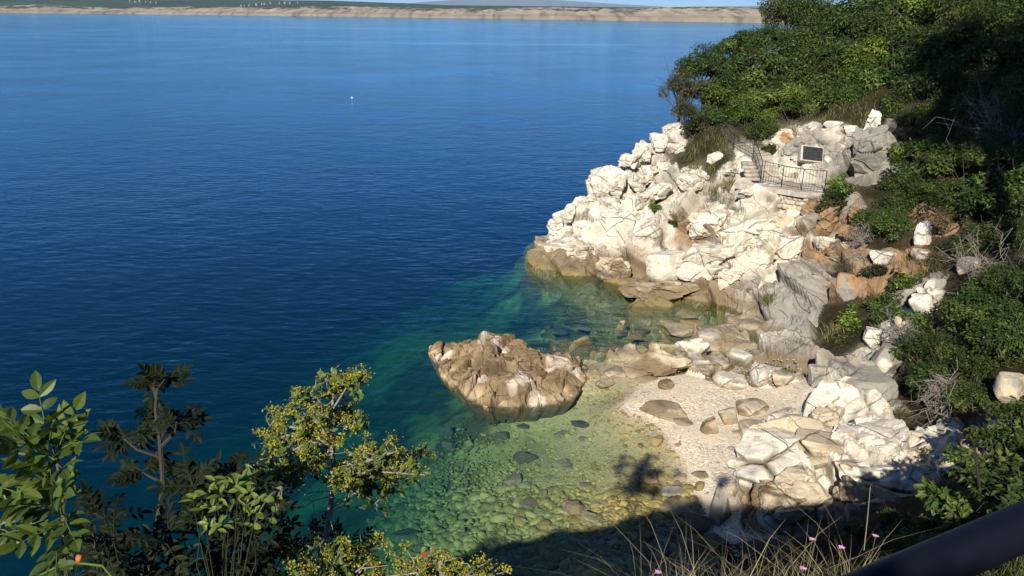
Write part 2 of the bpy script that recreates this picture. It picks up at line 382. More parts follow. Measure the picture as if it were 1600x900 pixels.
# brink below the camera
for u, v, y in [(1050, 960, 5.6), (1200, 925, 5.6), (1350, 912, 5.8), (1500, 882, 6.2), (1640, 838, 6.6)]: cyy(u, v, y)
for x, y, z in [(0, .6, 10.45), (0, 2.2, 9.95), (1, 3.6, 8.6), (0, 5, 7.2), (2.2, 8.4, 4.5), (3.4, 11.5, 1.7), (5.6, 12.6, 1.3), (1.3, 11.8, .6), (5, 9.5, 4.3), (-3, 2.5, 9.2), (-2.5, 5, 6.4), (-2, 8, 3.2), (-3, 11, .2), (-6, 4, 7), (-6, 8, 1), (-11, 2, 6), (-11, 7, 0), (4, 2, 9.9), (8, 3, 10.2), (7, 6, 8.5), (0, -3, 10.6), (5, -4, 10.4), (10, -2, 12.4), (-8, -4, 10.8), (-16, -4, 9), (0, -12, 13), (14, -12, 16), (-15, -14, 13), (25, -8, 19), (0, -25, 18), (-25, -25, 16), (25, -25, 22), (-25, -12, 7)]: cw(x, y, z)
CP = np.array(CP)
_c2 = 1.2
def _phi(r2): return np.sqrt(r2 + _c2)
_n = len(CP)
_A = _phi(((CP[:, None, :2] - CP[None, :, :2]) ** 2).sum(-1))
_A = np.block([[_A - np.eye(_n) * 0.02, np.ones((_n, 1))], [np.ones((1, _n)), np.zeros((1, 1))]])
_W = np.linalg.solve(_A, np.concatenate([CP[:, 2], [0]]))
def H(x, y):
    """smooth ground height"""
    x = np.atleast_1d(np.asarray(x, dtype=float)); y = np.atleast_1d(np.asarray(y, dtype=float))
    out = np.zeros(len(x))
    for a in range(0, len(x), 20000):
        sx, sy = x[a:a + 20000], y[a:a + 20000]
        out[a:a + 20000] = _phi((sx[:, None] - CP[None, :, 0]) ** 2 + (sy[:, None] - CP[None, :, 1]) ** 2) @ _W[:_n] + _W[_n]
    # away from the cove: open sea on the left, hill on the right
    far = sstep(38, 62, np.hypot(x - 12, y - 26))
    land = sstep(-6, 14, x - 14 - 0.55 * np.maximum(y - 45, 0) + 0.7 * np.minimum(y + 8, 0) * -1)
    tgt = -14 + land * 34
    return out * (1 - far) + tgt * far

def hit(u, v, ymax=75.0, tmin=3.0):
    """where the sight line through a photo pixel meets the ground"""
    d = ray(u, v); t = np.linspace(tmin, ymax, 1500)
    P = d[None] * t[:, None] + np.array([0, 0, EYE])
    h = H(P[:, 0], P[:, 1]); below = np.where(P[:, 2] < h)[0]
    if len(below) == 0: return P[-1]
    k = below[0]
    if k == 0: return P[0]
    a, b = P[k - 1, 2] - h[k - 1], P[k, 2] - h[k]
    w = a / (a - b)
    return P[k - 1] * (1 - w) + P[k] * w

# ------------------------------------------------------------------ ground cover classes
CLS = {
 'W': [(880,370),(920,330),(960,290),(1000,250),(1040,215),(940,370),(990,350),(1030,360),(1040,300),(1070,270),(1045,415),(1100,400),(1130,330),(1170,350),(1210,340),(1240,330),(1200,400),(1160,410),(1230,225),(1150,250),(1290,380),(1270,330),(1130,520),(1170,545),(1190,590),(1140,585),(1100,550),(1290,650),(1210,700),(1300,700),(1400,700),(1350,730),(1160,500),(900,390),(1020,560),(1060,560),(1420,500),(1390,540),(1300,750),(1460,690),(1250,245),(1240,210),(1000,300),(930,350)],
 'G': [(1300,330),(1290,410),(1340,370),(1200,480),(1240,520),(1270,460),(1300,420),(1350,250),(1310,215),(1345,600),(1380,560),(1210,440),(1250,480),(1220,560),(1440,460),(1320,240)],
 'O': [(1075,350),(1085,380),(1265,395),(1312,350),(1325,395),(1330,440),(1275,575),(1440,300),(1450,340),(1360,440),(1420,420),(1275,400),(1400,420)],
 'S': [(1100,180),(1150,140),(1200,100),(1250,150),(1300,170),(1350,130),(1400,100),(1450,200),(1500,100),(1550,200),(1590,300),(1500,300),(1420,300),(1380,370),(1500,450),(1560,520),(1480,570),(1550,620),(1430,540),(1330,520),(1310,500),(1560,680),(1590,560),(1100,225),(1085,245),(1120,255),(1300,860),(1500,800),(1590,760),(1100,893),(1215,240),(1180,200),(1340,180),(1390,300),(1480,400),(1440,590),(1500,640),(1400,800),(1330,840),(1550,740)],
 'D': [(1010,430),(1080,455),(870,405),(920,420),(970,430),(1050,450),(1230,790),(1290,790),(1120,445),(1250,420)],
 'B': [(1060,610),(1130,610),(1200,620),(1240,620),(1100,660),(1150,700),(1080,700),(1050,680),(1000,610),(1090,740),(1050,800),(1100,830),(1240,640),(1170,660),(960,610),(1000,880),(1180,650),(1110,620)],
}
ALB = {'W': (0.74, 0.68, 0.57), 'G': (0.34, 0.315, 0.27), 'O': (0.30, 0.19, 0.105), 'S': (0.085, 0.07, 0.035), 'D': (0.27, 0.20, 0.125), 'B': (0.78, 0.66, 0.49)}
CK = 'WGOSDB'
_ap, _ac = [], []
for k, l in CLS.items():
    for (u, v) in l:
        _ap.append(hit(u, v)); _ac.append(CK.index(k))
for x, y, k in [(-5, 3, 3), (-10, 3, 3), (0, 2, 3), (5, 2, 3), (0, -8, 3), (12, 0, 3), (20, 10, 3), (25, 25, 3), (-15, -10, 3), (25, 45, 3), (40, 40, 3), (20, 60, 3), (-4, 8, 3), (3, 8, 3), (7, 9, 3), (12, 54, 0), (8, 50, 0), (4, 46, 0), (20, 66, 0), (35, 75, 3), (16, 50, 3), (1, 7, 3)]:
    _ap.append(np.array([x, y, H(x, y)[0]])); _ac.append(k)
_ap = np.array(_ap); _ac = np.array(_ac); ANCH = np.eye(6)[_ac]
def classes(P, warp=0.5):
    out = np.zeros((len(P), 6))
    Q = P + warp * np.stack([fbm(P * 0.8 + 9.1 * k, 3) for k in range(3)], axis=1)
    for a in range(0, len(P), 20000):
        d2 = ((Q[a:a + 20000, None, :] - _ap[None]) ** 2).sum(-1) + 0.05
        w = d2 ** -2.5
        out[a:a + 20000] = (w / w.sum(1, keepdims=True)) @ ANCH
    return out

# line of the ledge and stairs, kept clear of rock
corner = py(1191, 277.6, 37.4); bend = py(1252, 297, 36.0); wend = py(1288, 296.5, 35.5)
s1_ = py(1176, 244, 39.4); s2_ = py(1146, 227.7, 41.0); s3_ = py(1119, 207.5, 42.6)
PATH = [q[:2] + np.array([.5, .75]) for q in (s3_, s2_, s1_, corner, bend, wend)]
def seg_dist(P, pts):
    d = np.full(len(P), 1e9)
    for a, b in zip(pts[:-1], pts[1:]):
        ab = b - a; t = np.clip(((P - a) @ ab) / (ab @ ab), 0, 1); d = np.minimum(d, np.linalg.norm(P - a - t[:, None] * ab, axis=1))
    return d
# ------------------------------------------------------------------ ground sheet
def axis(lo, hi, step, far_lo, far_hi, g=1.22):
    a = list(np.arange(lo, hi, step)); s = step; x = lo
    left = []
    while x > far_lo: s *= g; x -= s; left.append(x)
    s = step; x = a[-1]; right = []
    while x < far_hi: s *= g; x += s; right.append(x)
    return np.array(left[::-1] + a + right)
GX = axis(0.0, 23.0, 0.075, -0.01, 9000)
GX = np.concatenate([axis(-12, -0.1, 0.16, -9000, -0.2)[:-1], GX[GX >= 0]])
GY = axis(13.5, 48.0, 0.075, -300, 9000)
nx, ny = len(GX), len(GY)
X, Y = np.meshgrid(GX, GY); xf, yf = X.ravel(), Y.ravel()
Z = H(xf, yf).reshape(ny, nx)
deepw = sstep(-0.7, -1.6, Z) * ((X > -60) & (X < 20) & (Y > 4) & (Y < 80))
for _ in range(220):      # the sea bottom rolls off smoothly
    av = Z.copy(); av[1:-1, 1:-1] = (Z[:-2, 1:-1] + Z[2:, 1:-1] + Z[1:-1, :-2] + Z[1:-1, 2:]) / 4
    Z = Z + (av - Z) * deepw * .9
gy_, gx_ = np.gradient(Z, GY, GX)
G3 = np.stack([X, Y, Z], axis=-1)
steep = sstep(0.5, 1.3, np.hypot(gx_, gy_)) * ((X > -8) & (X < 30) & (Y > 10) & (Y < 55)) * 0.6
for _ in range(24):       # even out the grid on steep faces
    avg = (G3[:-2, 1:-1] + G3[2:, 1:-1] + G3[1:-1, :-2] + G3[1:-1, 2:]) / 4
    G3[1:-1, 1:-1] += (avg - G3[1:-1, 1:-1]) * steep[1:-1, 1:-1, None]
tu = np.gradient(G3, axis=1); tv = np.gradient(G3, axis=0)
NRM = np.cross(tu.reshape(-1, 3), tv.reshape(-1, 3))
NRM /= np.linalg.norm(NRM, axis=1)[:, None] + 1e-12
P0 = G3.reshape(-1, 3).copy(); xf, yf = P0[:, 0], P0[:, 1]
near = (xf > -12) & (xf < 34) & (yf > -12) & (yf < 62)
CW = np.zeros((nx * ny, 6)); CW[:, 3] = 1
CW[near] = classes(P0[near])
sea_w = sstep(0.12, -0.1, P0[:, 2])
rock = np.clip(CW[:, 0] + CW[:, 1] + CW[:, 4] + 0.7 * CW[:, 2], 0, 1)
rock = sstep(0.35, 0.75, rock) * near * sstep(-2.0, -0.7, P0[:, 2] + .4 * fbm(P0 * .5 + 4, 3))
# submerged rock only close to the headland
alb = CW @ np.array([ALB[k] for k in CK])
sel = np.where((rock > 0.02) & (P0[:, 2] > -1.6))[0]
Ps = P0[sel]
_rx = Matrix.Rotation(math.radians(28), 3, 'Y') @ Matrix.Rotation(math.radians(-22), 3, 'X')
ST = np.array(_rx) @ np.diag([0.75, 1.0, 1.35])
d1, e1, r1 = facets(Ps, 2.0, 11, 0.26, 0.20, 0.065, 0.42, ST, blend=.06)
d2, e2, r2 = facets(Ps, 0.8, 12, 0.24, 0.06, 0.04, 0.14, ST, blend=.04)
d3, e3, r3 = facets(Ps, 0.28, 13, 0.22, 0.015, 0.02, 0.02, ST)
small = sstep(-0.15, 0.35, fbm(Ps * 0.35 + 5, 2))            # zones of finer rubble
jt = np.zeros(len(Ps)); pw_ = Ps + .35 * np.stack([fbm(Ps * .6 + 13 * k, 3) for k in range(3)], 1)
for nn, spc, sd_ in (((.78, .35, .52), 1.9, 3), ((-.50, .62, .60), 2.3, 8)):
    tt = pw_ @ np.array(nn) / spc; dj = np.abs(tt - np.floor(tt) - .5) * spc
    jt = np.maximum(jt, np.exp(-(dj / .055) ** 2) * sstep(-.05, .2, fbm(Ps * .4 + sd_, 2)))
dis = -0.22 * jt + d1 + d2 * (0.25 + 0.9 * small) + d3 * (0.15 + 0.7 * small) + 0.03 * fbm(Ps * 1.5, 4)
path_k = sstep(0.7, 1.5, seg_dist(Ps[:, :2], PATH)) * sstep(0.2, .8, seg_dist(Ps[:, :2], PATH))
disp = np.zeros(nx * ny); disp[sel] = dis * rock[sel] * path_k - 0.22 * (1 - path_k)
# soil and beach unevenness
oth = near & (rock < 0.98)
disp[oth] += (1 - rock[oth]) * 0.10 * fbm(P0[oth] * 0.9, 4) * (0.25 + 1.5 * CW[oth, 3])
PT = P0 + NRM * disp[:, None]
T3 = PT.reshape(ny, nx, 3)
msk = ((X > .5) & (X < 23) & (Y > 14) & (Y < 47.5))
for _ in range(1):      # relax over-stretched faces so that steps do not comb
    avg = T3.copy(); avg[1:-1, 1:-1] = (T3[:-2, 1:-1] + T3[2:, 1:-1] + T3[1:-1, :-2] + T3[1:-1, 2:]) / 4
    e = np.zeros((ny, nx)); dx_ = np.linalg.norm(T3[:, 1:] - T3[:, :-1], axis=2); dy_ = np.linalg.norm(T3[1:] - T3[:-1], axis=2)
    e[:, 1:] = dx_; e[:, :-1] = np.maximum(e[:, :-1], dx_); e[1:] = np.maximum(e[1:], dy_); e[:-1] = np.maximum(e[:-1], dy_)
    w = sstep(.12, .26, e) * msk * .6
    T3 = T3 + (avg - T3) * w[:, :, None]
PT = T3.reshape(-1, 3)
alb[sel] *= (0.86 + 0.26 * r2)[:, None]
crk = np.maximum(.8 * jt * rock[sel], np.maximum(np.exp(-(e1 / 0.06) ** 2) * .85, np.exp(-(e2 / 0.035) ** 2) * (.1 + .45 * small)) * rock[sel] * (.35 + .65 * sstep(-.15, .25, fbm(Ps * .7 + 21, 3))))             # soil and weeds lodged in the main cracks, with crack shade darkened into the colour
alb[sel] = alb[sel] * (1 - crk[:, None]) + np.array([0.075, 0.06, 0.035]) * crk[:, None]
bedc = np.array([0.33, 0.28, 0.085])
bn = fbm(P0 * 0.5, 3)[:, None]
bed = bedc * (1 + 0.25 * bn)
weed = sstep(-1.0, -2.8, P0[:, 2] + 0.8 * bn[:, 0])[:, None]          # sea grass takes over on the deeper bottom
bed = bed * (1 - weed) + np.array([0.15, 0.17, 0.07]) * weed
mot = sstep(-.12, .32, fbm(P0 * np.array([.42, .42, .2]) + 40, 5)) * sstep(-.35, -1.1, P0[:, 2]); spk = sstep(-.1, .25, fbm(P0 * 2.2 + 60, 3)) * sstep(-.6, -1.4, P0[:, 2])
bed = bed * (1 - .62 * mot[:, None]) * (1 - .35 * spk[:, None])      # weed patches and dark rubble on the bottom
alb = alb * (1 - sea_w[:, None]) + (bed + (alb - bed) * (0.25 * sstep(-1.3, -.2, P0[:, 2]))[:, None]) * sea_w[:, None]
wetb = (sstep(.10, .015, P0[:, 2]) * (1 - rock) * near)[:, None] * (1 - sea_w[:, None]); alb = alb * (1 - .38 * wetb)      # wet strip of the shore
idx = np.arange(nx * ny).reshape(ny, nx)
QD = np.stack([idx[:-1, :-1], idx[:-1, 1:], idx[1:, 1:], idx[1:, :-1]], axis=-1).reshape(-1, 4)
zc = PT[QD, 2].mean(1); rc = rock[QD].mean(1); sc_ = CW[QD, 3].mean(1); bc = CW[QD, 5].mean(1)
yc = PT[QD, 1].mean(1); xc = PT[QD, 0].mean(1)
is_rock = rc > 0.4
is_sea = (zc < -0.0) & ~is_rock
is_beach = ~is_rock & ~is_sea & (bc > sc_)
is_hill = ~(is_rock | is_sea | is_beach)
def sub(name, mask, mat, smooth):
    q = QD[mask]; used, inv = np.unique(q, return_inverse=True)
    me = np_mesh(name, PT[used], inv.reshape(-1, 4), mat, smooth, {'alb': alb[used]})
    return tag(link(name, me), kind='structure')
sub('rocky_headland', is_rock, M_ROCK, False)
sub('seabed', is_sea, M_PEB, True)
sub('pebble_beach', is_beach, M_PEB, True)
sub('hillside', is_hill, M_SOIL, True)

# ------------------------------------------------------------------ sea: a clear body of water, light fades with depth
def water_material():
    m = NT('sea_water'); p = m.pos()
    st = m.n('Mapping'); m.set(st.inputs['Vector'], p); st.inputs['Rotation'].default_value = (0, 0, math.radians(24)); st.inputs['Scale'].default_value = (0.55, 1.25, 1)
    w1 = m.noise(st.outputs[0], 1.7, 3, 0.5); w2 = m.noise(st.outputs[0], 5.5, 3, 0.55); w3 = m.noise(p, 0.35, 2, 0.5)
    calm_m = m.n('Mapping'); m.set(calm_m.inputs['Vector'], p); calm_m.inputs['Scale'].default_value = (0.003, 0.011, 1)
    calm = m.ramp(m.noise(calm_m.outputs[0], 1.0, 3, 0.5), 0.50, 0.68, 1.0, 0.45)
    calm = m.math('MULTIPLY', calm, m.ramp(m.noise(p, 0.045, 4, 0.6), 0.35, 0.65, 0.7, 1.25))
    sp = m.n('SeparateXYZ'); m.set(sp.inputs[0], p); st2 = m.n('Mapping'); m.set(st2.inputs['Vector'], p); st2.inputs['Scale'].default_value = (0.0035, 0.020, 1); st2.inputs['Rotation'].default_value = (0, 0, math.radians(4))
    slick = m.math('MULTIPLY', m.ramp(m.noise(st2.outputs[0], 1.0, 4, 0.55), 0.60, 0.66), m.ramp(sp.outputs[1], 70, 120))
    calm = m.math('MULTIPLY', calm, m.math('MULTIPLY_ADD', slick, -0.62, 1.0))
    h = m.math('ADD', m.math('MULTIPLY', w1, 0.6), m.math('ADD', m.math('MULTIPLY', w2, 0.10), m.math('MULTIPLY', w3, 0.8)))
    bp = m.n('Bump', Distance=0.30); m.set(bp.inputs['Height'], h); m.set(bp.inputs['Strength'], m.math('MULTIPLY', calm, 0.36))
    ge = m.n('NewGeometry'); dt = m.n('VectorMath', operation='DOT_PRODUCT'); m.set(dt.inputs[0], ge.outputs['Incoming']); m.set(dt.inputs[1], bp.outputs[0])
    one = m.math('SUBTRACT', 1.0, m.math('MINIMUM', m.math('ABSOLUTE', dt.outputs['Value']), 1.0))
    frs = m.math('MULTIPLY_ADD', m.math('POWER', one, 5.0), 0.98, 0.02)      # Schlick, same from both sides
    gl = m.n('BsdfGlossy', Roughness=0.06, Color=(0.50, 0.82, 1.0)); m.set(gl.inputs['Normal'], bp.outputs[0])
    tr = m.n('BsdfTransparent')
    mx = m.n('MixShader'); m.set(mx.inputs[0], frs)
    m.t.links.new(tr.outputs[0], mx.inputs[1]); m.t.links.new(gl.outputs[0], mx.inputs[2])
    m.surf(mx)
    ab = m.n('VolumeAbsorption', Color=(0.0, 0.70, 0.64), Density=0.24)
    vs = m.n('VolumeScatter', Color=(0.0, 0.33, 1.0), Density=0.017)
    av = m.n('AddShader'); m.t.links.new(ab.outputs[0], av.inputs[0]); m.t.links.new(vs.outputs[0], av.inputs[1])
    m.t.links.new(av.outputs[0], m.out.inputs['Volume'])
    return m.m
wb = Bag(); wb.box((0, 4300, -15), (8900, 0, 0), (0, 4500, 0), (0, 0, 15))
sea = wb.obj('sea', water_material()); tag(sea, kind='structure')

hz_m = NT('haze_air'); pv = hz_m.n('VolumePrincipled', Color=(0.55, 0.78, 1.0), Density=4.5e-5)
hz_m.t.links.new(pv.outputs[0], hz_m.out.inputs['Volume'])
hb = Bag(); hb.box((0, 11400, 290), (13500, 0, 0), (0, 11900, 0), (0, 0, 330))
tag(hb.obj('haze', hz_m.m), 'thin blue air softening the far shore and mountains', 'haze', kind='stuff')

# ------------------------------------------------------------------ far shore, hills, mountains (each at its own distance)
def interp(l, u): return np.interp(u, [a for a, b in l], [b for a, b in l])
def ridge(name, shore, top, dback, colf, noise_h, rows=14, u0=-120, u1=1750, step=4, mat=None, prof=0.6, D=None):
    us = np.arange(u0, u1, step); V = []; C = []
    for k in range(rows + 1):
        t = k / rows
        for i, u in enumerate(us):
            if D is None: b = pz(u, interp(shore, u), 0.0)
            else: b = py(u, 450, D); b = np.array([b[0] , D, 0.0]) if False else np.array([ray(u, 20)[0] / ray(u, 20)[1] * D, D, 0.0])
            d2 = b[:2] / np.linalg.norm(b[:2]); q = np.linalg.norm(b[:2]) + dback
            dr = ray(u, interp(top, u)); zt = EYE + q * dr[2] / np.hypot(dr[0], dr[1])
            p = b[:2] + d2 * dback * t
            z = zt * (t ** prof)
            V.append((p[0], p[1], z))
    V = np.array(V); n = len(us)
    T = np.repeat(np.arange(rows + 1) / rows, n)
    # drop the very first row under water, roughen the rest
    f = noise_h[0]; V[:, 2] += noise_h[1] * fbm(V * f * np.array([1, .35, 1]) + 3, 4) * np.sin(np.clip(T, 0, 1) * math.pi) ** .5
    V[:n, 2] = -3
    extra = V[-n:].copy(); extra[:, 1] += dback; extra[:, 2] = -3
    V = np.concatenate([V, extra]); T = np.concatenate([T, np.ones(n)])
    i = np.arange((rows + 2) * n).reshape(rows + 2, n)
    Q = np.stack([i[:-1, :-1], i[:-1, 1:], i[1:, 1:], i[1:, :-1]], axis=-1).reshape(-1, 4)
    o = link(name, np_mesh(name, V, Q, mat, False, {'alb': colf(V, T)}))
    return tag(o, kind='structure')

M_FAR = attr_mat('far_ground', 0.95, 0.05, 0.25, 0.05)
def isl_col(V, T):
    n = fbm(V * 0.012, 4); g = fbm(V * np.array([0.03, 0.006, 0.03]) + 7, 4); leftish = sstep(300, -500, V[:, 0])
    g2 = fbm(V * np.array([0.09, 0.004, 0.01]) + 3, 3)
    c = np.array([0.45, 0.36, 0.27]) * (1 + 0.25 * g - 0.55 * sstep(.1, .6, g2))[:, None]
    w = np.clip(sstep(0.05, 0.45, n + 0.75 * (T - 0.55) + 0.15 * leftish), 0, 1) * sstep(0.25, 0.6, T + .3 * n)
    scrub = np.array([0.085, 0.10, 0.055])
    c = c * (1 - w[:, None]) + scrub * w[:, None]
    lo = sstep(0.16, 0.02, T)[:, None] * 0.5
    return c * (1 - lo) + np.array([0.16, 0.13, 0.10]) * lo
ridge('bare_island', [(-120, 19), (0, 20.5), (200, 22), (400, 24.5), (600, 27.0), (800, 30), (1000, 33), (1215, 36.5), (1750, 44)],
      [(-120, 8), (0, 8.5), (60, 6.5), (110, 10), (180, 12.5), (330, 10.5), (420, 12), (480, 10), (560, 9.5), (640, 12), (700, 13.5), (780, 14), (850, 10.5), (900, 13), (1000, 12), (1090, 10.5), (1230, 13), (1400, 16), (1750, 20)], 420, isl_col, (0.045, 4.5), 26, mat=M_FAR, prof=0.42)
def hill_col(V, T):
    n = fbm(V * 0.004, 5)
    return np.array([0.045, 0.075, 0.04]) * (1 + 0.5 * n)[:, None]
ridge('wooded_hills', None, [(-120, -22), (0, -12), (120, -9), (250, -3), (420, 0), (520, 1), (600, 4), (700, 8), (830, 9.5), (960, 11), (1750, 22)], 1500, hill_col, (0.004, 14), 12, mat=M_FAR, D=3600)
def mtn_col(V, T): return np.ones((len(V), 3)) * np.array([0.20, 0.22, 0.23])
ridge('mountains', None, [(-120, 6), (480, 7), (600, 8), (690, 1), (760, -4), (840, -2), (900, 2), (960, 6), (1050, 11), (1200, 9), (1300, 13), (1750, 20)], 3000, mtn_col, (0.0008, 60), 8, mat=M_FAR, D=17000)

# ------------------------------------------------------------------ boulders and stones
_ico = {}
def ico(n):
    if n not in _ico:
        bm = bmesh.new(); bmesh.ops.create_icosphere(bm, subdivisions=n, radius=1.0)
        bm.verts.ensure_lookup_table()
        _ico[n] = (np.array([v.co[:] for v in bm.verts]), np.array([[q.index for q in f.verts] for f in bm.faces])); bm.free()
    return _ico[n]
def rock_shape(seed, sub=4, planes=13, p=60, rough=0.03, lo=0.55):
    rng = np.random.default_rng(seed); D, F = ico(sub)
    n = rng.normal(size=(planes, 3)); n /= np.linalg.norm(n, axis=1)[:, None]
    n = np.concatenate([n, [[0, 0, -1], [0, 0, 1]]]); d = np.concatenate([rng.uniform(lo, 1.0, planes), [0.9, rng.uniform(.7, .9)]])
    k = np.clip(D @ n.T / d, 0.02, None)
    r = (k ** p).sum(1) ** (-1 / p); r = np.minimum(r, 1.35)
    V = D * r[:, None]
    V /= np.abs(V).max(0)
    s = rng.random(3) * 50
    V += D * (rough * 1.2 * fbm(V * 1.6 + s, 4))[:, None] + D * (rough * .5 * fbm(V * 6 + s, 3))[:, None]
    return V, F
TONE = {'white': (0.74, 0.68, 0.57), 'cream': (0.62, 0.52, 0.37), 'grey': (0.34, 0.315, 0.27), 'brown': (0.27, 0.19, 0.11), 'dark': (0.11, 0.09, 0.065), 'olive': (0.27, 0.25, 0.13), 'orange': (0.40, 0.24, 0.12), 'mossy': (0.10, 0.095, 0.06), 'ochre': (0.42, 0.31, 0.12), 'chalk': (0.72, 0.70, 0.68)}
def boulder(u, v, w, h, tone, label, cat='boulder', group=None, seed=None, tone2=None, sub=4, rough=0.03, Y=None, yaw=None, roll=0.0, planes=13, sink=0.25, name='boulder', dd=0.8, mat=None, p=60, dz=0.0, facet=0):
    seed = seed if seed is not None else int(u * 7 + v * 13)
    rng = np.random.default_rng(seed)
    c = hit(u, v + 0.30 * h) if Y is None else py(u, v + 0.30 * h, Y)
    dep = depth(c); wm = w * dep / FPX; hm = h * dep / FPX
    ang = math.atan2(EYE - c[2], np.hypot(c[0], c[1]))
    dm = wm * dd
    hz = max(0.35 * hm, (hm - dm * math.sin(ang) * 0.75) / math.cos(ang)) / (1 - sink * 0.6)
    V, F = rock_shape(seed, sub, planes, p, rough)
    R = np.array(Matrix.Rotation((rng.uniform(-.25, .25) if yaw is None else yaw), 3, 'Z') @ Matrix.Rotation(roll, 3, 'Y'))
    V = V * np.array([wm, dm, hz]) * 0.5
    V = V @ R.T
    if facet:
        d, e, r = facets(V + rng.random(3) * 40, facet, seed, 0.18, 0.05 * facet, 0.04 * facet, 0.24 * facet * (.25 + .75 * sstep(-.2, .2, fbm(V * (1.1 / facet) + seed % 97, 3))), blend=.02, warp=.3, stretch=np.diag([.7, 1.0, 1.35]) @ np.array(Matrix.Rotation((seed % 7) * .45, 3, 'Y')))
        Nn = V / (np.linalg.norm(V, axis=1)[:, None] + 1e-6); V = V + Nn * np.clip(d, -.5 * facet, .4 * facet)[:, None]
    ce = (np.exp(-(e / (.03 * facet)) ** 2) * .75 * sstep(-.12, .22, fbm(V * (1.1 / facet) + seed % 97, 3)))[:, None] if facet else 0
    a = np.array(TONE[tone]); s = rng.random(3) * 30
    m = sstep(-0.1, 0.35, fbm(V * (1.6 / max(wm, .3)) + s, 4))[:, None]
    b = np.array(TONE[tone2]) if tone2 else a * 0.82
    C = a * (1 - m) + b * m
    C = C * (1 - ce) + np.array([.085, .068, .04]) * ce          # soil lodged in the cracks, its dark tone also standing in for shade
    o = link(name, np_mesh(name, V, F, mat or M_ROCK, False, {'alb': C}), None, (c[0], c[1], c[2] + hz * (0.5 - sink) + dz))
    return tag(o, label, cat, group)

B = boulder
# beach and shallows
B(990, 479, 22, 16, 'chalk', 'small white capped rock farthest out in the shallows by the headland', 'rock', tone2='grey', sub=4)
B(1004, 489, 15, 11, 'white', 'little pale rock touching the white capped shallows rock', 'rock', sub=3)
B(1018, 477, 20, 10, 'brown', 'brown rock just under the water beside the headland base', 'rock', sub=3, sink=.4)
B(1036, 482, 14, 8, 'cream', 'tiny cream stone between brown sunken rock and flat slab', 'rock', sub=3)
B(1068, 488, 42, 20, 'white', 'flat pale slab rock lying in shallows below the headland', 'rock', sub=5, rough=.03, dd=.9)
B(1041, 503, 28, 15, 'cream', 'low cream rock in shallows in front of the flat pale slab', 'rock')
B(971, 514, 21, 27, 'cream', 'upright blocky cream rock standing in the shallow cove water', 'rock', tone2='brown', planes=8, dd=.7, sink=.15)
B(996, 524, 36, 15, 'ochre', 'yellowish rock with wet sides right of the upright block', 'rock', tone2='cream')
B(1000, 514, 32, 11, 'dark', 'dark sunken rock behind the yellowish shallow rock', 'rock', sink=.45)
B(962, 538, 36, 16, 'dark', 'dark sunken rock left of the big banded boulder', 'rock', sink=.45)
B(1080, 503, 38, 15, 'ochre', 'amber tinted rock at the edge of the small inlet', 'rock', tone2='cream')
B(1062, 514, 60, 18, 'cream', 'low smooth cream ledge rock at the head of the inlet', 'rock', tone2='grey', dd=1.0)
B(1022, 557, 112, 66, 'cream', 'large rounded boulder with brown bands at the waterline', 'boulder', tone2='brown', sub=6, planes=9, dd=.95, sink=.2, facet=.9)
B(1082, 545, 62, 52, 'white', 'pale cracked block leaning against the brown banded boulder', 'boulder', sub=5, planes=10, sink=.2, facet=.5)
B(1118, 528, 70, 44, 'white', 'broad white smooth hump above the beach boulders', 'boulder', sub=5, planes=8, dd=1.0)
B(1120, 566, 66, 30, 'white', 'long low white rock under the smooth white hump', 'boulder', sub=5, tone2='ochre')
B(1160, 560, 46, 40, 'white', 'white pointed block above the pebble beach', 'boulder', sub=5, planes=8)
B(1190, 582, 62, 40, 'white', 'rounded white boulder at the back of the beach', 'boulder', sub=5, planes=9, rough=.035)
B(1146, 588, 66, 34, 'white', 'wide pale boulder at the back edge of the pebbles', 'boulder', sub=5, planes=9, rough=.035)
B(1222, 590, 40, 32, 'cream', 'small rounded boulder right of the white beach-back boulders', 'boulder', tone2='grey')
B(1103, 583, 24, 17, 'cream', 'small round cream stone on upper beach by the banded boulder', 'rock')
B(1042, 600, 30, 21, 'dark', 'dark brown wet rock at the foot of the banded boulder', 'rock', tone2='brown', sink=.15)
B(954, 579, 50, 24, 'white', 'pale flat topped rock between islet and beach', 'rock', planes=9)
B(948, 596, 38, 18, 'cream', 'cream rock in front of the pale flat rock by the islet', 'rock')
B(1010, 592, 40, 12, 'cream', 'low cream slab half buried where beach meets water', 'rock', sink=.35)
B(1042, 638, 84, 36, 'cream', 'long slanted slab rock in the middle of the beach', 'boulder', tone2='brown', sub=5, planes=8, dd=.7, yaw=-.45, sink=.3)
B(1067, 654, 38, 16, 'chalk', 'bluish white broken end beside the long beach slab', 'rock', yaw=-.4, sink=.25)
B(1166, 630, 68, 30, 'brown', 'flat brown rock half buried high on the beach', 'boulder', tone2='cream', sub=5, planes=9, sink=.3)
B(1138, 648, 36, 32, 'cream', 'upright cream rock in front of the flat brown one', 'rock', planes=8, sink=.15)
B(1110, 663, 34, 32, 'brown', 'squat brown pointed rock standing on the open pebbles', 'rock', tone2='cream', planes=7, sink=.12)
B(1027, 688, 24, 20, 'ochre', 'small yellow brown rock at the lower waterline', 'rock', tone2='cream')
B(1242, 652, 84, 36, 'white', 'pale bedrock hump rising from the right end of the beach', 'boulder', sub=5, planes=8, dd=.9, sink=.4, facet=.8)
B(1182, 668, 74, 26, 'cream', 'low cream bedrock ridge between beach and great pale slab', 'boulder', sub=5, planes=8, dd=.8, sink=.45, facet=.8)
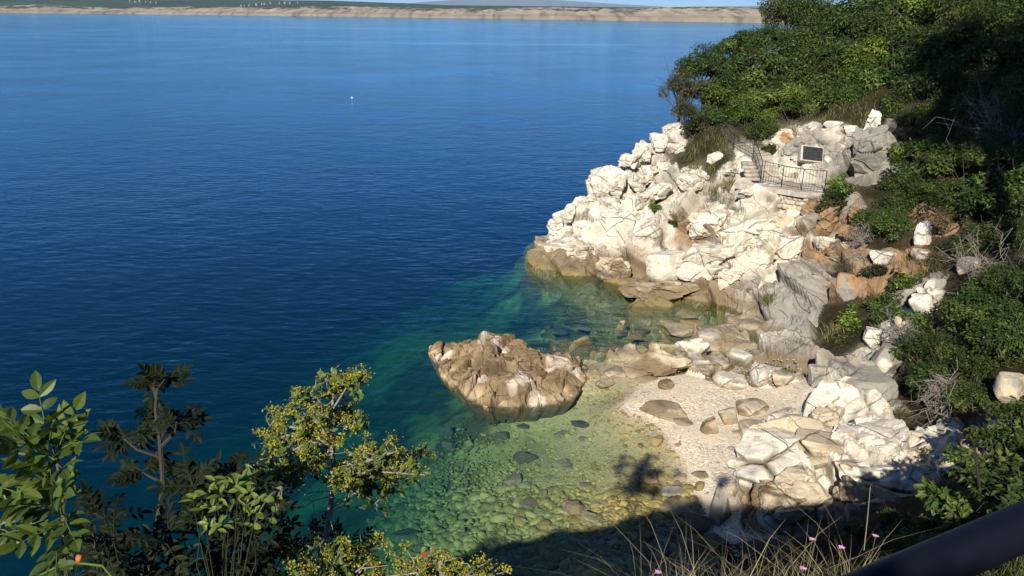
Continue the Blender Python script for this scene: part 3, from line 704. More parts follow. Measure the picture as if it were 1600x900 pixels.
for (u, v, w, h, l) in [(1155, 674, 22, 8, 'thin white stone chip lying nearest the brown pointed rock'), (1170, 690, 26, 13, 'bluish white stone chip above the big cream slab'), (1146, 699, 20, 8, 'lowest white stone chip at the left of the slab edge'), (1060, 693, 16, 8, 'small white stone beside the yellow brown waterline rock')]:
    B(u, v, w, h, 'chalk', l, 'stone', 'white chips on the beach', sub=3, sink=.3)
B(1015, 746, 38, 32, 'cream', 'cube-like cream rock standing in the water edge below the beach', 'rock', tone2='brown', planes=8, sink=.15)
B(1049, 760, 54, 22, 'white', 'flat white rock right of the cube-like waterline rock', 'rock', planes=8, sink=.2)
B(1093, 760, 20, 17, 'ochre', 'small yellow stone right of the flat white waterline rock', 'stone', sub=3)
B(1096, 738, 34, 15, 'white', 'pale low stone above the yellow stone', 'stone', sub=3, sink=.3)
B(1064, 744, 24, 14, 'cream', 'cream stone behind the flat white waterline rock', 'stone', sub=3, sink=.3)
B(1062, 786, 88, 28, 'cream', 'long low cream rock along the tree shadow edge', 'boulder', tone2='olive', sub=5, dd=.5, sink=.25)
B(1053, 828, 38, 28, 'brown', 'shaded pointed rock below the long cream rock', 'rock', tone2='cream', sink=.15)
B(1088, 812, 54, 38, 'brown', 'rough brown rock in the shade left of the great slab', 'rock', tone2='dark', sink=.2)
B(1125, 790, 50, 70, 'grey', 'upright grey rock in shade against the great slab', 'boulder', sub=5, tone2='cream', planes=9)
# great slabs at the foot of the beach
B(1196, 716, 130, 118, 'white', 'great pale slab sloping down onto the beach', 'boulder', sub=6, planes=8, rough=.03, dd=.9, sink=.3, facet=1.7)
B(1262, 684, 170, 66, 'cream', 'long cream slab stretching behind the great pale slab', 'boulder', sub=6, planes=8, rough=.03, dd=.45, yaw=-.5, sink=.3, facet=1.8)
B(1252, 768, 180, 118, 'cream', 'massive rough brown faced boulder beneath the pale slabs', 'boulder', tone2='brown', sub=6, planes=10, rough=.06, dd=.75, sink=.2, facet=.7)
B(1352, 742, 100, 80, 'white', 'cracked white block right of the massive rough boulder', 'boulder', sub=6, planes=9, tone2='cream', dd=.8, facet=.6)
B(1330, 690, 70, 60, 'white', 'white jagged block under the big grey boulder', 'boulder', sub=5, planes=8, facet=.45)
for i, (u, v, w, h, l) in enumerate([(1400, 706, 70, 44, 'broken white ledge block in the middle of the rubble ledge'), (1452, 700, 74, 42, 'pale ledge block at the right of the sunny rubble'), (1486, 722, 60, 40, 'last pale ledge block before the dark shade'), (1428, 680, 50, 30, 'white rubble block behind the broken ledge block'), (1378, 680, 40, 30, 'white rubble block nearest the dry brown shrub'), (1462, 672, 40, 28, 'upper right rubble block with a crumbly top'), (1420, 738, 80, 40, 'low ledge block at the lower edge of the rubble'), (1362, 704, 40, 26, 'small rubble block beside the long cream slab')]):
    B(u, v, w, h, 'white', l, 'boulder', 'blocks of the sunny rubble ledge', tone2='cream', sub=5, planes=9, facet=.35)
# grey and white rocks climbing the right flank
B(1345, 604, 98, 84, 'grey', 'big dark grey boulder with a pale edge above the beach', 'boulder', tone2='grey', sub=6, planes=8, rough=.03, dd=.9, sink=.18)
B(1300, 618, 44, 62, 'white', 'white block tucked against the left of the big grey boulder', 'boulder', sub=5, planes=9)
B(1278, 588, 46, 44, 'grey', 'overhanging grey block at the top end of the beach', 'boulder', tone2='cream', sub=5, planes=8)
B(1292, 656, 56, 52, 'cream', 'cream block at the foot of the big grey boulder', 'boulder', sub=5, planes=9, facet=.4)
B(1392, 556, 62, 46, 'grey', 'grey flat topped block behind the big grey boulder', 'boulder', tone2='white', sub=5, planes=8)
B(1395, 527, 48, 42, 'white', 'pale grey block below the sandy tilted slab', 'boulder', tone2='grey', sub=5, planes=8)
B(1424, 502, 56, 32, 'cream', 'sandy tilted slab under the white headed boulder', 'boulder', tone2='orange', sub=5, planes=8)
B(1447, 458, 76, 62, 'white', 'white headed boulder with brown lower half on the slope', 'boulder', tone2='grey', sub=6, planes=11, sink=.2, seed=42, facet=1.1)
B(1362, 526, 32, 34, 'white', 'small pale rock between two green bushes', 'rock')
B(1326, 446, 46, 50, 'orange', 'rounded grey and rust boulder set in red earth', 'boulder', tone2='grey', sub=5, planes=11, sink=.2, facet=0)
B(1440, 355, 30, 24, 'chalk', 'topmost of three stacked white rocks on the bushy slope', 'rock', tone2='white', planes=8)
B(1440, 376, 28, 24, 'white', 'middle of three stacked white rocks on the bushy slope', 'rock', planes=8)
B(1440, 398, 32, 26, 'white', 'lowest of three stacked white rocks on the bushy slope', 'rock', tone2='orange', planes=8)
B(1378, 402, 46, 36, 'white', 'half hidden pale rock beneath the dense slope bush', 'rock', tone2='grey')
B(1512, 414, 44, 34, 'grey', 'pale rock peeping out under the bare grey branches', 'rock', tone2='white')
B(1580, 604, 60, 62, 'cream', 'smooth pale boulder at the right edge of the photo', 'boulder', tone2='grey', sub=5, planes=8)
B(1455, 568, 30, 22, 'white', 'small white rock among the leaves of the slope bushes', 'rock', tone2='grey')
B(1348, 664, 40, 54, 'grey', 'narrow grey rock beside the dry brown shrub', 'boulder', tone2='white', sub=5)
B(1480, 664, 54, 36, 'cream', 'half shaded boulder behind the rubble ledge', 'boulder', tone2='grey', sub=5)
B(1540, 690, 90, 60, 'grey', 'large boulder lying in the shade at right', 'boulder', tone2='brown', sub=5)
# plaque rock group
B(1350, 250, 92, 100, 'grey', 'big tilted grey block right of the black plaque', 'boulder', tone2='grey', sub=6, planes=7, rough=.03, dd=.75, Y=36.6, roll=-.38, sink=.2, yaw=.35, facet=1.0)
B(1358, 194, 28, 38, 'white', 'upright white block perched behind the tilted grey block', 'boulder', planes=9, sub=5, rough=.05, facet=.5, seed=5, yaw=.5, roll=.25, Y=38.6, sink=.15, tone2='chalk')
B(1391, 200, 38, 32, 'grey', 'dark grey boulder in tree shade behind the perched block', 'boulder', Y=38.4, tone2='dark')
B(1330, 203, 28, 16, 'white', 'small white ledge stone between plaque rock and perched block', 'rock', Y=39.0)
B(1303, 199, 32, 20, 'white', 'pale knob of rock crowning the plaque wall', 'rock', Y=39.9)
# white blocks along the headland, loose enough to stand clear
HL = [(846, 378, 30, 26, 'at the seaward tip'), (868, 352, 26, 26, 'second up from the seaward tip'), (892, 332, 26, 28, 'with a pointed top on the lower ridge'), (908, 318, 24, 24, 'beside the pointed one on the lower ridge'), (928, 312, 32, 26, 'ending the lower ridge'), (952, 316, 34, 26, 'just landward of the lower ridge'), (966, 288, 38, 40, 'standing where the ridge steps up'), (992, 282, 36, 34, 'next to the step of the ridge'), (986, 250, 34, 22, 'lowest on the upper skyline'), (1006, 236, 34, 28, 'middle of the upper skyline'), (1026, 220, 34, 28, 'high on the upper skyline'), (1046, 206, 28, 20, 'topmost under the end bush'), (1012, 268, 40, 26, 'below the upper skyline'), (1040, 262, 30, 22, 'among grass below the skyline'), (1074, 282, 44, 28, 'large and smooth mid slope'), (1100, 276, 26, 18, 'small beside the smooth mid slope block'), (1118, 246, 26, 18, 'below the grassy path bank'), (1030, 296, 40, 26, 'central on the slope'), (1004, 312, 36, 28, 'above the flat cracked slabs'), (962, 340, 50, 36, 'at the head of the flat cracked slabs'), (1024, 348, 54, 36, 'beside the rust coloured hollow'), (1058, 232, 24, 16, 'in grass under the end bush'), (1140, 268, 26, 18, 'next to the stone steps'), (1166, 300, 34, 20, 'below the concrete path end')]
for (u, v, w, h, t, l) in [(1292, 345, 40, 54, 'brown', 'brown jutting rock in the upper red gully'), (1302, 388, 56, 34, 'cream', 'cream rock across the middle of the red gully'), (1266, 322, 36, 36, 'grey', 'grey rock under the right end of the ledge'), (1328, 362, 36, 28, 'orange', 'rust stained rock right of the red gully'), (1268, 408, 34, 40, 'brown', 'dark weathered rock at the lower red gully'), (1340, 335, 30, 26, 'brown', 'small brown rock at the head of the red gully'), (1404, 428, 26, 20, 'orange', 'little rust coloured rock on the red slope')]:
    B(u, v, w, h, t, l, 'boulder', tone2='orange', sub=5, planes=9, facet=.3)
for (u, v, w, h, l) in [(1010, 838, 34, 24, 'shaded brown rock left of the grass stalks'), (1035, 862, 50, 32, 'largest shaded rock above the dry stalks'), (1085, 850, 46, 34, 'shaded rock in the middle of the dark cove corner'), (1120, 846, 44, 36, 'shaded rock under the upright grey one'), (1072, 880, 50, 30, 'lowest shaded rock behind the grass')]:
    B(u, v, w, h, 'brown', l, 'rock', 'rocks in the shaded cove corner', tone2='dark', planes=9)
for i, (u, v, w, h, l) in enumerate(HL):
    B(u, v, w, h, 'white', 'white headland block ' + l, 'boulder', 'white blocks of the headland', sub=5, planes=8 + i % 4, rough=.03, dd=.85, sink=.22, facet=.28 if w < 32 else .45)
B(1044, 414, 76, 56, 'white', 'bright triangular slab leaning on the headland base', 'boulder', sub=6, planes=7, rough=.025, dd=.6, sink=.15)
B(1098, 404, 96, 62, 'white', 'broad white slab right of the triangular one', 'boulder', sub=6, planes=8, rough=.03, dd=.6, sink=.2, facet=.8)
B(1040, 448, 140, 40, 'cream', 'long brown based waterline rock under the triangular slab', 'boulder', tone2='brown', sub=6, planes=9, dd=.5, sink=.3, facet=.7)
B(888, 388, 96, 46, 'white', 'broad waterline rock at the headland tip', 'boulder', tone2='cream', sub=6, planes=9, dd=.7, sink=.3, facet=.7)
B(955, 418, 60, 46, 'cream', 'split waterline rock between tip and triangular slab', 'boulder', tone2='brown', sub=6, planes=8, dd=.6, sink=.3, facet=.45)
B(966, 362, 48, 66, 'white', 'tall flat cracked slab on the headland front', 'boulder', sub=5, planes=7, rough=.02, dd=.5, sink=.2)
B(930, 366, 52, 50, 'white', 'left flat cracked slab on the headland front', 'boulder', sub=5, planes=7, rough=.02, dd=.6, sink=.2)
B(1010, 370, 50, 44, 'white', 'right flat cracked slab with a weedy edge', 'boulder', sub=5, planes=7, rough=.02, dd=.6, sink=.2)
for (u, v, w, h, l) in [(1112, 344, 78, 50, 'high on the bluff beneath the path end'), (1166, 354, 92, 50, 'large in the middle of the bluff beneath the ledge'), (1224, 350, 62, 44, 'just under the right end of the ledge wall'), (1128, 388, 60, 54, 'between the rust hollow and the lower bluff'), (1184, 392, 78, 60, 'low in the middle of the bluff'), (1232, 392, 46, 66, 'narrow beside the red gully'), (1150, 428, 62, 38, 'at the foot of the bluff'), (1206, 432, 54, 40, 'at the foot of the bluff by the grey mound')]:
    B(u, v, w, h, 'white', 'white slab of rock ' + l, 'rock slab', 'white slabs of the bluff', tone2='cream', sub=6, planes=7, rough=.025, dd=.55, sink=.42, facet=.55)
# stones under water
SUBM = [(898, 790, 40, 32, 'brown', 'rounded brown stone under clear water, biggest near the shadow'), (927, 808, 46, 32, 'olive', 'olive stone beside the rounded brown sunken stone'), (956, 837, 30, 14, 'brown', 'small brown sunken stone right of the olive one'), (940, 857, 30, 16, 'olive', 'olive sunken stone at the edge of the tree shadow'), (822, 784, 36, 20, 'brown', 'angular brown sunken stone in mid cove'), (846, 798, 24, 14, 'olive', 'little sunken stone right of the angular brown one'), (819, 709, 44, 28, 'mossy', 'big dark weedy stone sunk in mid cove'), (700, 670, 30, 24, 'mossy', 'dark weedy stone sunk in deeper green water'), (703, 693, 30, 20, 'mossy', 'dark weedy stone just below its twin in green water'), (732, 690, 18, 14, 'olive', 'dim small stone right of the two weedy twins'), (786, 678, 26, 16, 'mossy', 'grey green sunken stone in front of the islet'), (818, 665, 22, 11, 'mossy', 'dark stone sunk close to the islet front'), (908, 660, 40, 14, 'dark', 'flat grey stone just under water right of the islet'), (880, 674, 32, 14, 'olive', 'pale flat sunken stone before the islet corner'), (884, 722, 42, 18, 'olive', 'wide flat olive sunken stone in the cove centre'), (800, 748, 34, 22, 'brown', 'tilted brown sunken stone with a shadowed side'), (822, 756, 20, 14, 'olive', 'small stone touching the tilted brown one'), (640, 832, 50, 32, 'mossy', 'large dim stone on the bottom near the yellow bush'), (920, 757, 34, 11, 'brown', 'thin reddish sunken stone off the beach'), (911, 684, 18, 8, 'olive', 'slim sunken stone under the flat grey one'), (875, 517, 30, 12, 'dark', 'dark sunken stone off the back of the islet'), (911, 509, 30, 13, 'dark', 'dark sunken stone nearest the upright block'), (873, 533, 28, 14, 'dark', 'dark sunken stone below its neighbour behind the islet'), (835, 515, 26, 12, 'mossy', 'faint dark stone farther out behind the islet'), (838, 456, 30, 14, 'mossy', 'faint deep stone off the headland tip'), (930, 852, 22, 12, 'brown', 'small brown sunken stone left of the shadow point'), (770, 790, 24, 14, 'olive', 'olive sunken stone in the left of the cove'), (1005, 505, 20, 8, 'brown', 'brown pebble-like stone in the inlet shallows'), (735, 800, 26, 14, 'olive', 'dim olive stone near the yellow bush tips'), (860, 745, 18, 10, 'olive', 'little olive stone in the pale patch of the cove')]
for (u, v, w, h, t, l) in SUBM:
    B(u, v, w, h, t, l, 'stone', 'stones under the clear water', sub=4, planes=11, p=16, rough=.09, sink=.3, name='sunken_stone', mat=M_STONE)

# the islet
def inside(px, py_, poly):
    r = np.zeros(len(px), dtype=bool); n = len(poly); j = n - 1
    for i in range(n):
        xi, yi = poly[i]; xj, yj = poly[j]
        c = ((yi > py_) != (yj > py_)) & (px < (xj - xi) * (py_ - yi) / (yj - yi + 1e-12) + xi)
        r ^= c; j = i
    return r
def edge_dist(px, py_, poly):
    d = np.full(len(px), 1e9); P = np.stack([px, py_], 1)
    for i in range(len(poly)):
        a = np.array(poly[i]); b = np.array(poly[(i + 1) % len(poly)]); ab = b - a
        t = np.clip(((P - a) @ ab) / (ab @ ab), 0, 1)
        d = np.minimum(d, np.linalg.norm(P - a - t[:, None] * ab, axis=1))
    return d
OUT = [pz(u, v)[:2] for u, v in [(668, 552), (684, 574), (692, 590), (703, 606), (728, 624), (760, 638), (800, 640), (850, 638), (890, 632), (908, 610), (917, 594), (921, 578), (908, 562), (880, 560), (860, 563), (835, 552), (800, 544), (760, 541), (725, 546), (695, 542), (676, 541)]]
HP = [(*pz(u, v, z)[:2], z) for u, v, z in [(757, 521, 1.15), (735, 533, .85), (775, 532, .9), (680, 541, .62), (697, 553, .45), (730, 560, .6), (770, 565, .75), (815, 565, .65), (740, 590, .72), (705, 600, .45), (760, 610, .55), (806, 585, .85), (825, 600, .7), (850, 545, 1.0), (880, 555, .85), (912, 572, .5), (860, 590, .5), (885, 610, .45), (840, 620, .45), (800, 632, .35), (890, 630, .3), (740, 630, .3), (845, 570, .55), (785, 600, .62)]]
HP = np.array(HP)
ox, oy = np.mean([p[0] for p in OUT]), np.mean([p[1] for p in OUT])
gx = np.arange(min(p[0] for p in OUT) - .9, max(p[0] for p in OUT) + .9, 0.04)
gy = np.arange(min(p[1] for p in OUT) - .9, max(p[1] for p in OUT) + .9, 0.04)
GXX, GYY = np.meshgrid(gx, gy); qx, qy = GXX.ravel(), GYY.ravel()
wob = 0.16 * np.stack([fbm(np.stack([qx, qy, qx * 0 + k], 1) * 1.3, 3) for k in (2, 9)], 1)
ins = inside(qx + wob[:, 0], qy + wob[:, 1], OUT); ed = edge_dist(qx + wob[:, 0], qy + wob[:, 1], OUT)
d2 = (qx[:, None] - HP[None, :, 0]) ** 2 + (qy[:, None] - HP[None, :, 1]) ** 2 + .03
wgt = d2 ** -2; hz = (wgt @ HP[:, 2]) / wgt.sum(1)
zi = np.where(ins, hz * (.82 * (1 - np.exp(-ed / 0.42)) * .88 + .12), -1.6 * (1 - np.exp(-ed / 0.22)))
PI_ = np.stack([qx, qy, zi], 1)
STI = np.array(Matrix.Rotation(math.radians(35), 3, 'Z') @ Matrix.Rotation(math.radians(35), 3, 'X')) @ np.diag([0.8, 1.25, 1.2])
PF = PI_ * np.array([1, 1, .2])
da, ea, ra = facets(PF, 0.95, 51, 0.18, 0.10, 0.028, 0.30, STI, blend=.03, warp=.15)
db, eb, rb = facets(PF, 0.38, 52, 0.17, 0.032, 0.016, 0.12, STI, blend=.02)
zi2 = zi + (da + db * (0.4 + 0.8 * sstep(-.2, .4, fbm(PI_ * .8, 2)))) * np.where(ins, np.minimum(1, ed / .18 + .25), 0.3) + 0.025 * fbm(PI_ * 4, 3)
WS = [(*pz(u, v, z)[:2], r) for u, v, z, r in [(680, 543, .6, .26), (697, 541, .6, .24), (757, 523, 1.1, .30), (782, 532, 1.0, .26), (872, 552, .95, .42), (895, 566, .7, .32), (822, 592, .7, .34), (806, 577, .8, .2), (752, 582, .7, .22), (840, 615, .45, .3), (880, 628, .35, .3), (800, 607, .5, .2)]]
wt = np.max([sstep(1.25, .7, np.hypot(qx - a, qy - b) / r + .45 * fbm(PI_ * 2.2 + 3, 3)) for a, b, r in WS], axis=0)
pale = (sstep(.42, .12, zi2 + .15 * fbm(PI_ * 1.7, 3)) * .8)[:, None]
ci = (np.array([0.30, 0.215, 0.12]) * (1 - pale) + np.array([0.50, 0.39, 0.235]) * pale) * (0.75 + .5 * rb)[:, None]
ci = ci * (1 - wt[:, None]) + np.array([0.66, 0.56, 0.45]) * wt[:, None]
dk = sstep(.2, .5, fbm(PI_ * 1.1 + 7, 4))[:, None] * .55 * (1 - wt[:, None]); ci = ci * (1 - dk) + np.array([0.12, 0.085, 0.05]) * dk
wet = sstep(.10, .03, zi2)[:, None]; ci = ci * (1 - wet) + np.array([.11, .095, .045]) * wet
ca = np.maximum(np.exp(-(ea / .03) ** 2), .6 * np.exp(-(eb / .018) ** 2))[:, None] * .6; ci = ci * (1 - ca) + np.array([.08, .06, .04]) * ca
ii = np.arange(len(qx)).reshape(len(gy), len(gx))
und = np.clip(-zi2, 0, 2) * np.where(ins, 0, 1)      # the sides cut back under the waterline
cen = np.array([ox, oy]); dv_ = cen - np.stack([qx, qy], 1); dv_ /= np.linalg.norm(dv_, axis=1)[:, None] + 1e-9
qx, qy = qx + dv_[:, 0] * und * .75, qy + dv_[:, 1] * und * .75
QI = np.stack([ii[:-1, :-1], ii[:-1, 1:], ii[1:, 1:], ii[1:, :-1]], -1).reshape(-1, 4)
keep = (zi2[QI].max(1) > -0.65) & (ins | (ed < .85))[QI].all(1)
QI = QI[keep]; usd, inv = np.unique(QI, return_inverse=True)
M_ISLET = rock_material('islet_limestone', False, False)
o = link('islet', np_mesh('islet', np.stack([qx, qy, zi2], 1)[usd] - np.array([ox, oy, 0]), inv.reshape(-1, 4), M_ISLET, False, {'alb': ci[usd]}), None, (ox, oy, 0))
tag(o, 'low cracked brown and white islet rock standing in the cove water', 'islet')

# cobbles: nobody could count them
def cobbles():
    bag = Bag(); rng = np.random.default_rng(91); D, F = ico(2)
    n = 0
    for t in range(30000):
        u = rng.uniform(560, 1250); v = rng.uniform(560, 900)
        p = pz(u, v, 0)
        h = H(p[0], p[1])[0]
        if h < -2.2 or h > .75: continue
        dens = 1.0 if h < .08 else .55
        if v < 720 and h < 0: dens *= .35
        if h > .05: dens *= .45
        if rng.random() > dens: continue
        p = hit(u, v, tmin=12.0) if h < -.3 else np.array([p[0], p[1], h])
        if inside(np.array([p[0]]), np.array([p[1]]), OUT)[0]: continue
        s = rng.uniform(.015, .045) if h > .05 else min(.13, .032 * math.exp(abs(rng.normal()) * .62)) * (1.2 if v > 760 else .65)
        n += 1
        if n > 9500: break
        M = rng.normal(size=(3, 3)) * .25 + np.eye(3)
        V = (D * (1 + .12 * rng.normal(size=3))) @ M * s * np.array([1, 1, .6])
        a = rng.uniform(0, 6.28); R = np.array([[math.cos(a), -math.sin(a), 0], [math.sin(a), math.cos(a), 0], [0, 0, 1]])
        c = np.array([0.52, 0.46, 0.35]) if h > .05 else np.array([0.34, 0.285, 0.10])
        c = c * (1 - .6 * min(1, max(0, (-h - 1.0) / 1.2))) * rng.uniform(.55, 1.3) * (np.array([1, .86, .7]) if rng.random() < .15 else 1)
        bag.add(V @ R.T + p + np.array([0, 0, s * .15]), F, None, c)
    return bag.obj('cobbles', M_STONE, None, True)
tag(cobbles(), 'pale rounded cobbles carpeting the shallow cove bottom and beach', 'cobbles', kind='stuff')

# ------------------------------------------------------------------ ledge, stairs, railings, plaque
def slab(bag, poly, thick, col=None):
    """horizontal-ish prism from a top outline (list of xyz) and a thickness"""
    n = len(poly); V = [np.array(p) for p in poly] + [np.array(p) - np.array([0, 0, thick]) for p in poly]
    c = np.mean(V[:n], axis=0); V += [c, c - np.array([0, 0, thick])]
    T = [(2 * n, i, (i + 1) % n) for i in range(n)] + [(2 * n + 1, n + (i + 1) % n, n + i) for i in range(n)]
    Q = [(i, n + i, n + (i + 1) % n, (i + 1) % n) for i in range(n)]
    bag.add(V, T, Q, col)
zl = bend[2] - 0.02
corner[2] = zl + .12; wend[2] = zl + .04
s1_ = py(1176, 244, 39.4); s2_ = py(1146, 227.7, 41.0); s3_ = py(1119, 207.5, 42.6)
# concrete ledge in front of the plaque
plat = empty('viewing_ledge', bend); tag(plat, 'narrow concrete viewing ledge below the black plaque', 'ledge')
b = Bag(); outp = lambda p, dx, dy: np.array([p[0] + dx, p[1] + dy, zl])
slab(b, [outp(corner, -1.25, .15), outp(corner, -.1, -.5), outp(bend, -.05, -.4), outp(bend, .35, -.36), outp(wend, .3, -.15), outp(wend, .5, 1.9), outp(bend, .3, 2.3), outp(corner, .5, 2.0), outp(corner, -.5, 1.2)], .26)
b.obj('slab', M_CONC, plat, org=bend)
# masonry under the ledge
wall = empty('stone_retaining_wall', bend); tag(wall, 'little wall of cream stones holding up the concrete ledge', 'wall')
b = Bag(); rng = np.random.default_rng(4); D2, F2 = ico(2)
for i in range(3):
    for j in range(9):
        t = (j + .5 * (i % 2)) / 8.6
        base = outp(corner, .35, -.33) * (1 - t) + outp(bend, .55, -.16) * t
        V = np.sign(D2) * np.abs(D2) ** .6 * np.array([.17, .14, .12]) * rng.uniform(.85, 1.15, 3)
        b.add(V + base + np.array([rng.normal() * .02, rng.normal() * .02 - .02 * i - .22, -.40 - .23 * i]), F2, None, np.array([.58, .5, .38]) * rng.uniform(.75, 1.1))
b.obj('masonry', M_STONE, wall, True, org=bend)
bk = Bag(); cc = (outp(corner, .4, .15) + outp(bend, .4, .2)) / 2; dv = (outp(bend, .4, .2) - outp(corner, .4, .15)) / 2
bk.box(cc - np.array([0, .18, .68]), dv * 1.1, np.array([-.12, .3, 0]), (0, 0, .40)); bk.obj('mortar_core', M_CONC, wall, org=bend)
# stairs: steps then a sloping concrete path
stairs = empty('stairway', corner); tag(stairs, 'concrete stairway climbing left from the ledge into the trees', 'stairway')
line = [corner + np.array([.75, .75, -.15]), s1_ + np.array([.65, .35, 0]), s2_ + np.array([.6, .4, 0]), s3_ + np.array([.55, .5, 0])]
lens = [np.linalg.norm(line[i + 1] - line[i]) for i in range(3)]; tot = sum(lens)
def along(t):
    q = t * tot
    for i in range(3):
        if q <= lens[i] or i == 2: return line[i] + (line[i + 1] - line[i]) * (q / lens[i])
        q -= lens[i]
NST = 14
for i in range(NST):
    a, e = along(i / NST), along((i + 1) / NST); dv = (e - a); dv[2] = 0; L = np.linalg.norm(dv); dv /= L
    sd = np.array([-dv[1], dv[0], 0])
    bb = Bag(); top = max(a[2], e[2]); bb.box(np.array([*((a + e) / 2)[:2], top - .16]), dv * (L / 2 + .01), sd * .5, (0, 0, .16)); bb.obj('step', M_CONC, stairs, org=corner)
# stacked pale stones flanking the lowest steps
pile = empty('stone_stack', corner); tag(pile, 'stack of flat white stones left of the lowest stair steps', 'stone stack')
k = 0
for lv in range(5):
    for j in range(2):
        bb = Bag(); c = corner + np.array([-.55 + .28 * j - .03 * lv + rng.normal() * .03, .25 + .12 * lv, .08 + .17 * lv])
        V = np.sign(D2) * np.abs(D2) ** .55 * np.array([.2, .2, .095]) * rng.uniform(.85, 1.15, 3)
        bb.add(V + c, F2, None, np.array([.46, .40, .32]) * rng.uniform(.75, 1.1)); bb.obj('stone', M_STONE, pile, True, org=corner)
# railings
def railing(name, pts, label, hgt, group=None):
    root = empty(name, pts[0]); tag(root, label, 'railing', group)
    org = pts[0]; up = np.array([0, 0, 1.0])
    for p in pts:
        bb = Bag(); bb.tube([p - up * .15, p + up * hgt], .021, 6); bb.obj('post', M_IRON, root, org=org)
    for nm, z, r in (('top_rail', hgt, .019), ('bottom_rail', .10, .014)):
        bb = Bag()
        for i in range(len(pts) - 1): bb.tube([pts[i] + up * z, pts[i + 1] + up * z], r, 6)
        bb.obj(nm, M_IRON, root, org=org)
    for i in range(len(pts) - 1):
        L = np.linalg.norm(pts[i + 1] - pts[i]); n = int(L / .13)
        for k in range(1, n):
            p = pts[i] + (pts[i + 1] - pts[i]) * (k / n)
            bb = Bag(); bb.tube([p + up * .10, p + up * hgt], .0065, 4, cap=False); bb.obj('baluster', M_IRON, root, org=org)
railing('ledge_railing', [corner + np.array([.06, .02, 0]), (corner + bend) / 2 + np.array([0, -.05, -.02]), bend, wend], 'dark iron railing along the ledge before the plaque', 1.0)
railing('stair_railing', [s3_, s2_, s1_, corner + np.array([-.02, .12, 0])], 'dark iron railing running up the left side of the stairway', 0.95)

# plaque on its wall of rock
B(1280, 240, 158, 100, 'white', 'broad cream and grey rock wall carrying the plaque', 'rock wall', tone2='grey', sub=6, planes=18, p=24, seed=14, rough=.05, Y=39.15, dd=.42, sink=.3, facet=.8, yaw=-.12, roll=.06, name='plaque_rock')
B(1228, 222, 50, 42, 'white', 'crumbly white rock left of the plaque above the stairs', 'boulder', tone2='orange', sub=6, planes=10, Y=40.8, dd=.5, sink=.3, facet=.35)
from mathutils.bvhtree import BVHTree
_pr = bpy.data.objects['plaque_rock']
_bv = [BVHTree.FromPolygons([v.co + _pr.location for v in _pr.data.vertices], [q.vertices[:] for q in _pr.data.polygons])]
_tm = bpy.data.objects['rocky_headland'].data
_bv.append(BVHTree.FromPolygons([v.co for v in _tm.vertices], [q.vertices[:] for q in _tm.polygons]))
ds = []
for uu in (1252, 1262, 1270, 1278, 1288):
    for vv in (226, 234, 241, 248, 255):
        r = Vector(ray(uu, vv)).normalized(); hs = [t.ray_cast(Vector((0, 0, EYE)), r)[0] for t in _bv]
        hs = [depth(h) for h in hs if h is not None]
        if hs: ds.append(min(hs))
dp = np.percentile(ds, 6) - .02
pc = pd(1269.5, 240.5, dp)
pr = pd(1285, 232, dp) - pd(1255.6, 228.4, dp); pr /= np.linalg.norm(pr)
pu = pd(1270.3, 230, dp + .05) - pd(1269.2, 251, dp - .05); pu -= pr * np.dot(pu, pr); pu /= np.linalg.norm(pu)
pn = np.cross(pr, pu)
pw, ph = 15.2 * dp / FPX, 10.6 * dp / FPX
plq = empty('memorial_plaque', pc); tag(plq, 'black rectangular memorial plaque set in grey mortar on the rock', 'plaque')
bb = Bag(); bb.box(-pn * .16 - pr * .03, pr * (pw + .07), pu * (ph + .06), pn * .17); bb.obj('mortar_bed', plain('mortar', (0.55, 0.50, 0.42), 0.9, 0.2, 0.4, 5.0), plq)
bb = Bag(); bb.box(pn * .035, pr * pw, pu * ph, pn * .028); pm = NT('plaque_plate_relief'); pp = pm.pos(); sx = pm.n('SeparateXYZ'); pm.set(sx.inputs[0], pp)      # worn, unreadable rows of raised text
row = pm.ramp(pm.math('SINE', pm.math('MULTIPLY', sx.outputs[2], 75.0)), .1, .5)
mp = pm.n('Mapping'); pm.set(mp.inputs['Vector'], pp); mp.inputs['Scale'].default_value = (22, 22, 10)
let = pm.math('MULTIPLY', row, pm.ramp(pm.noise(mp.outputs[0], 1.0, 2, .5), .46, .56))
pc_ = pm.mix(pm.math('MULTIPLY', let, .8), (0.010, 0.012, 0.014), (0.085, 0.09, 0.095))
bb.obj('plate', pm.surf(pm.bsdf(pc_, .45, .4, pm.bump(let, .4, .01))), plq)
bb = Bag(); V, F = rock_shape(77, 3, 9); bb.add(V * np.array([.26, .22, .24]) + pr * .78 - pu * .16 - pn * .22, F, None, TONE['white']); bb.obj('cement_patch', M_STONE, plq, True)

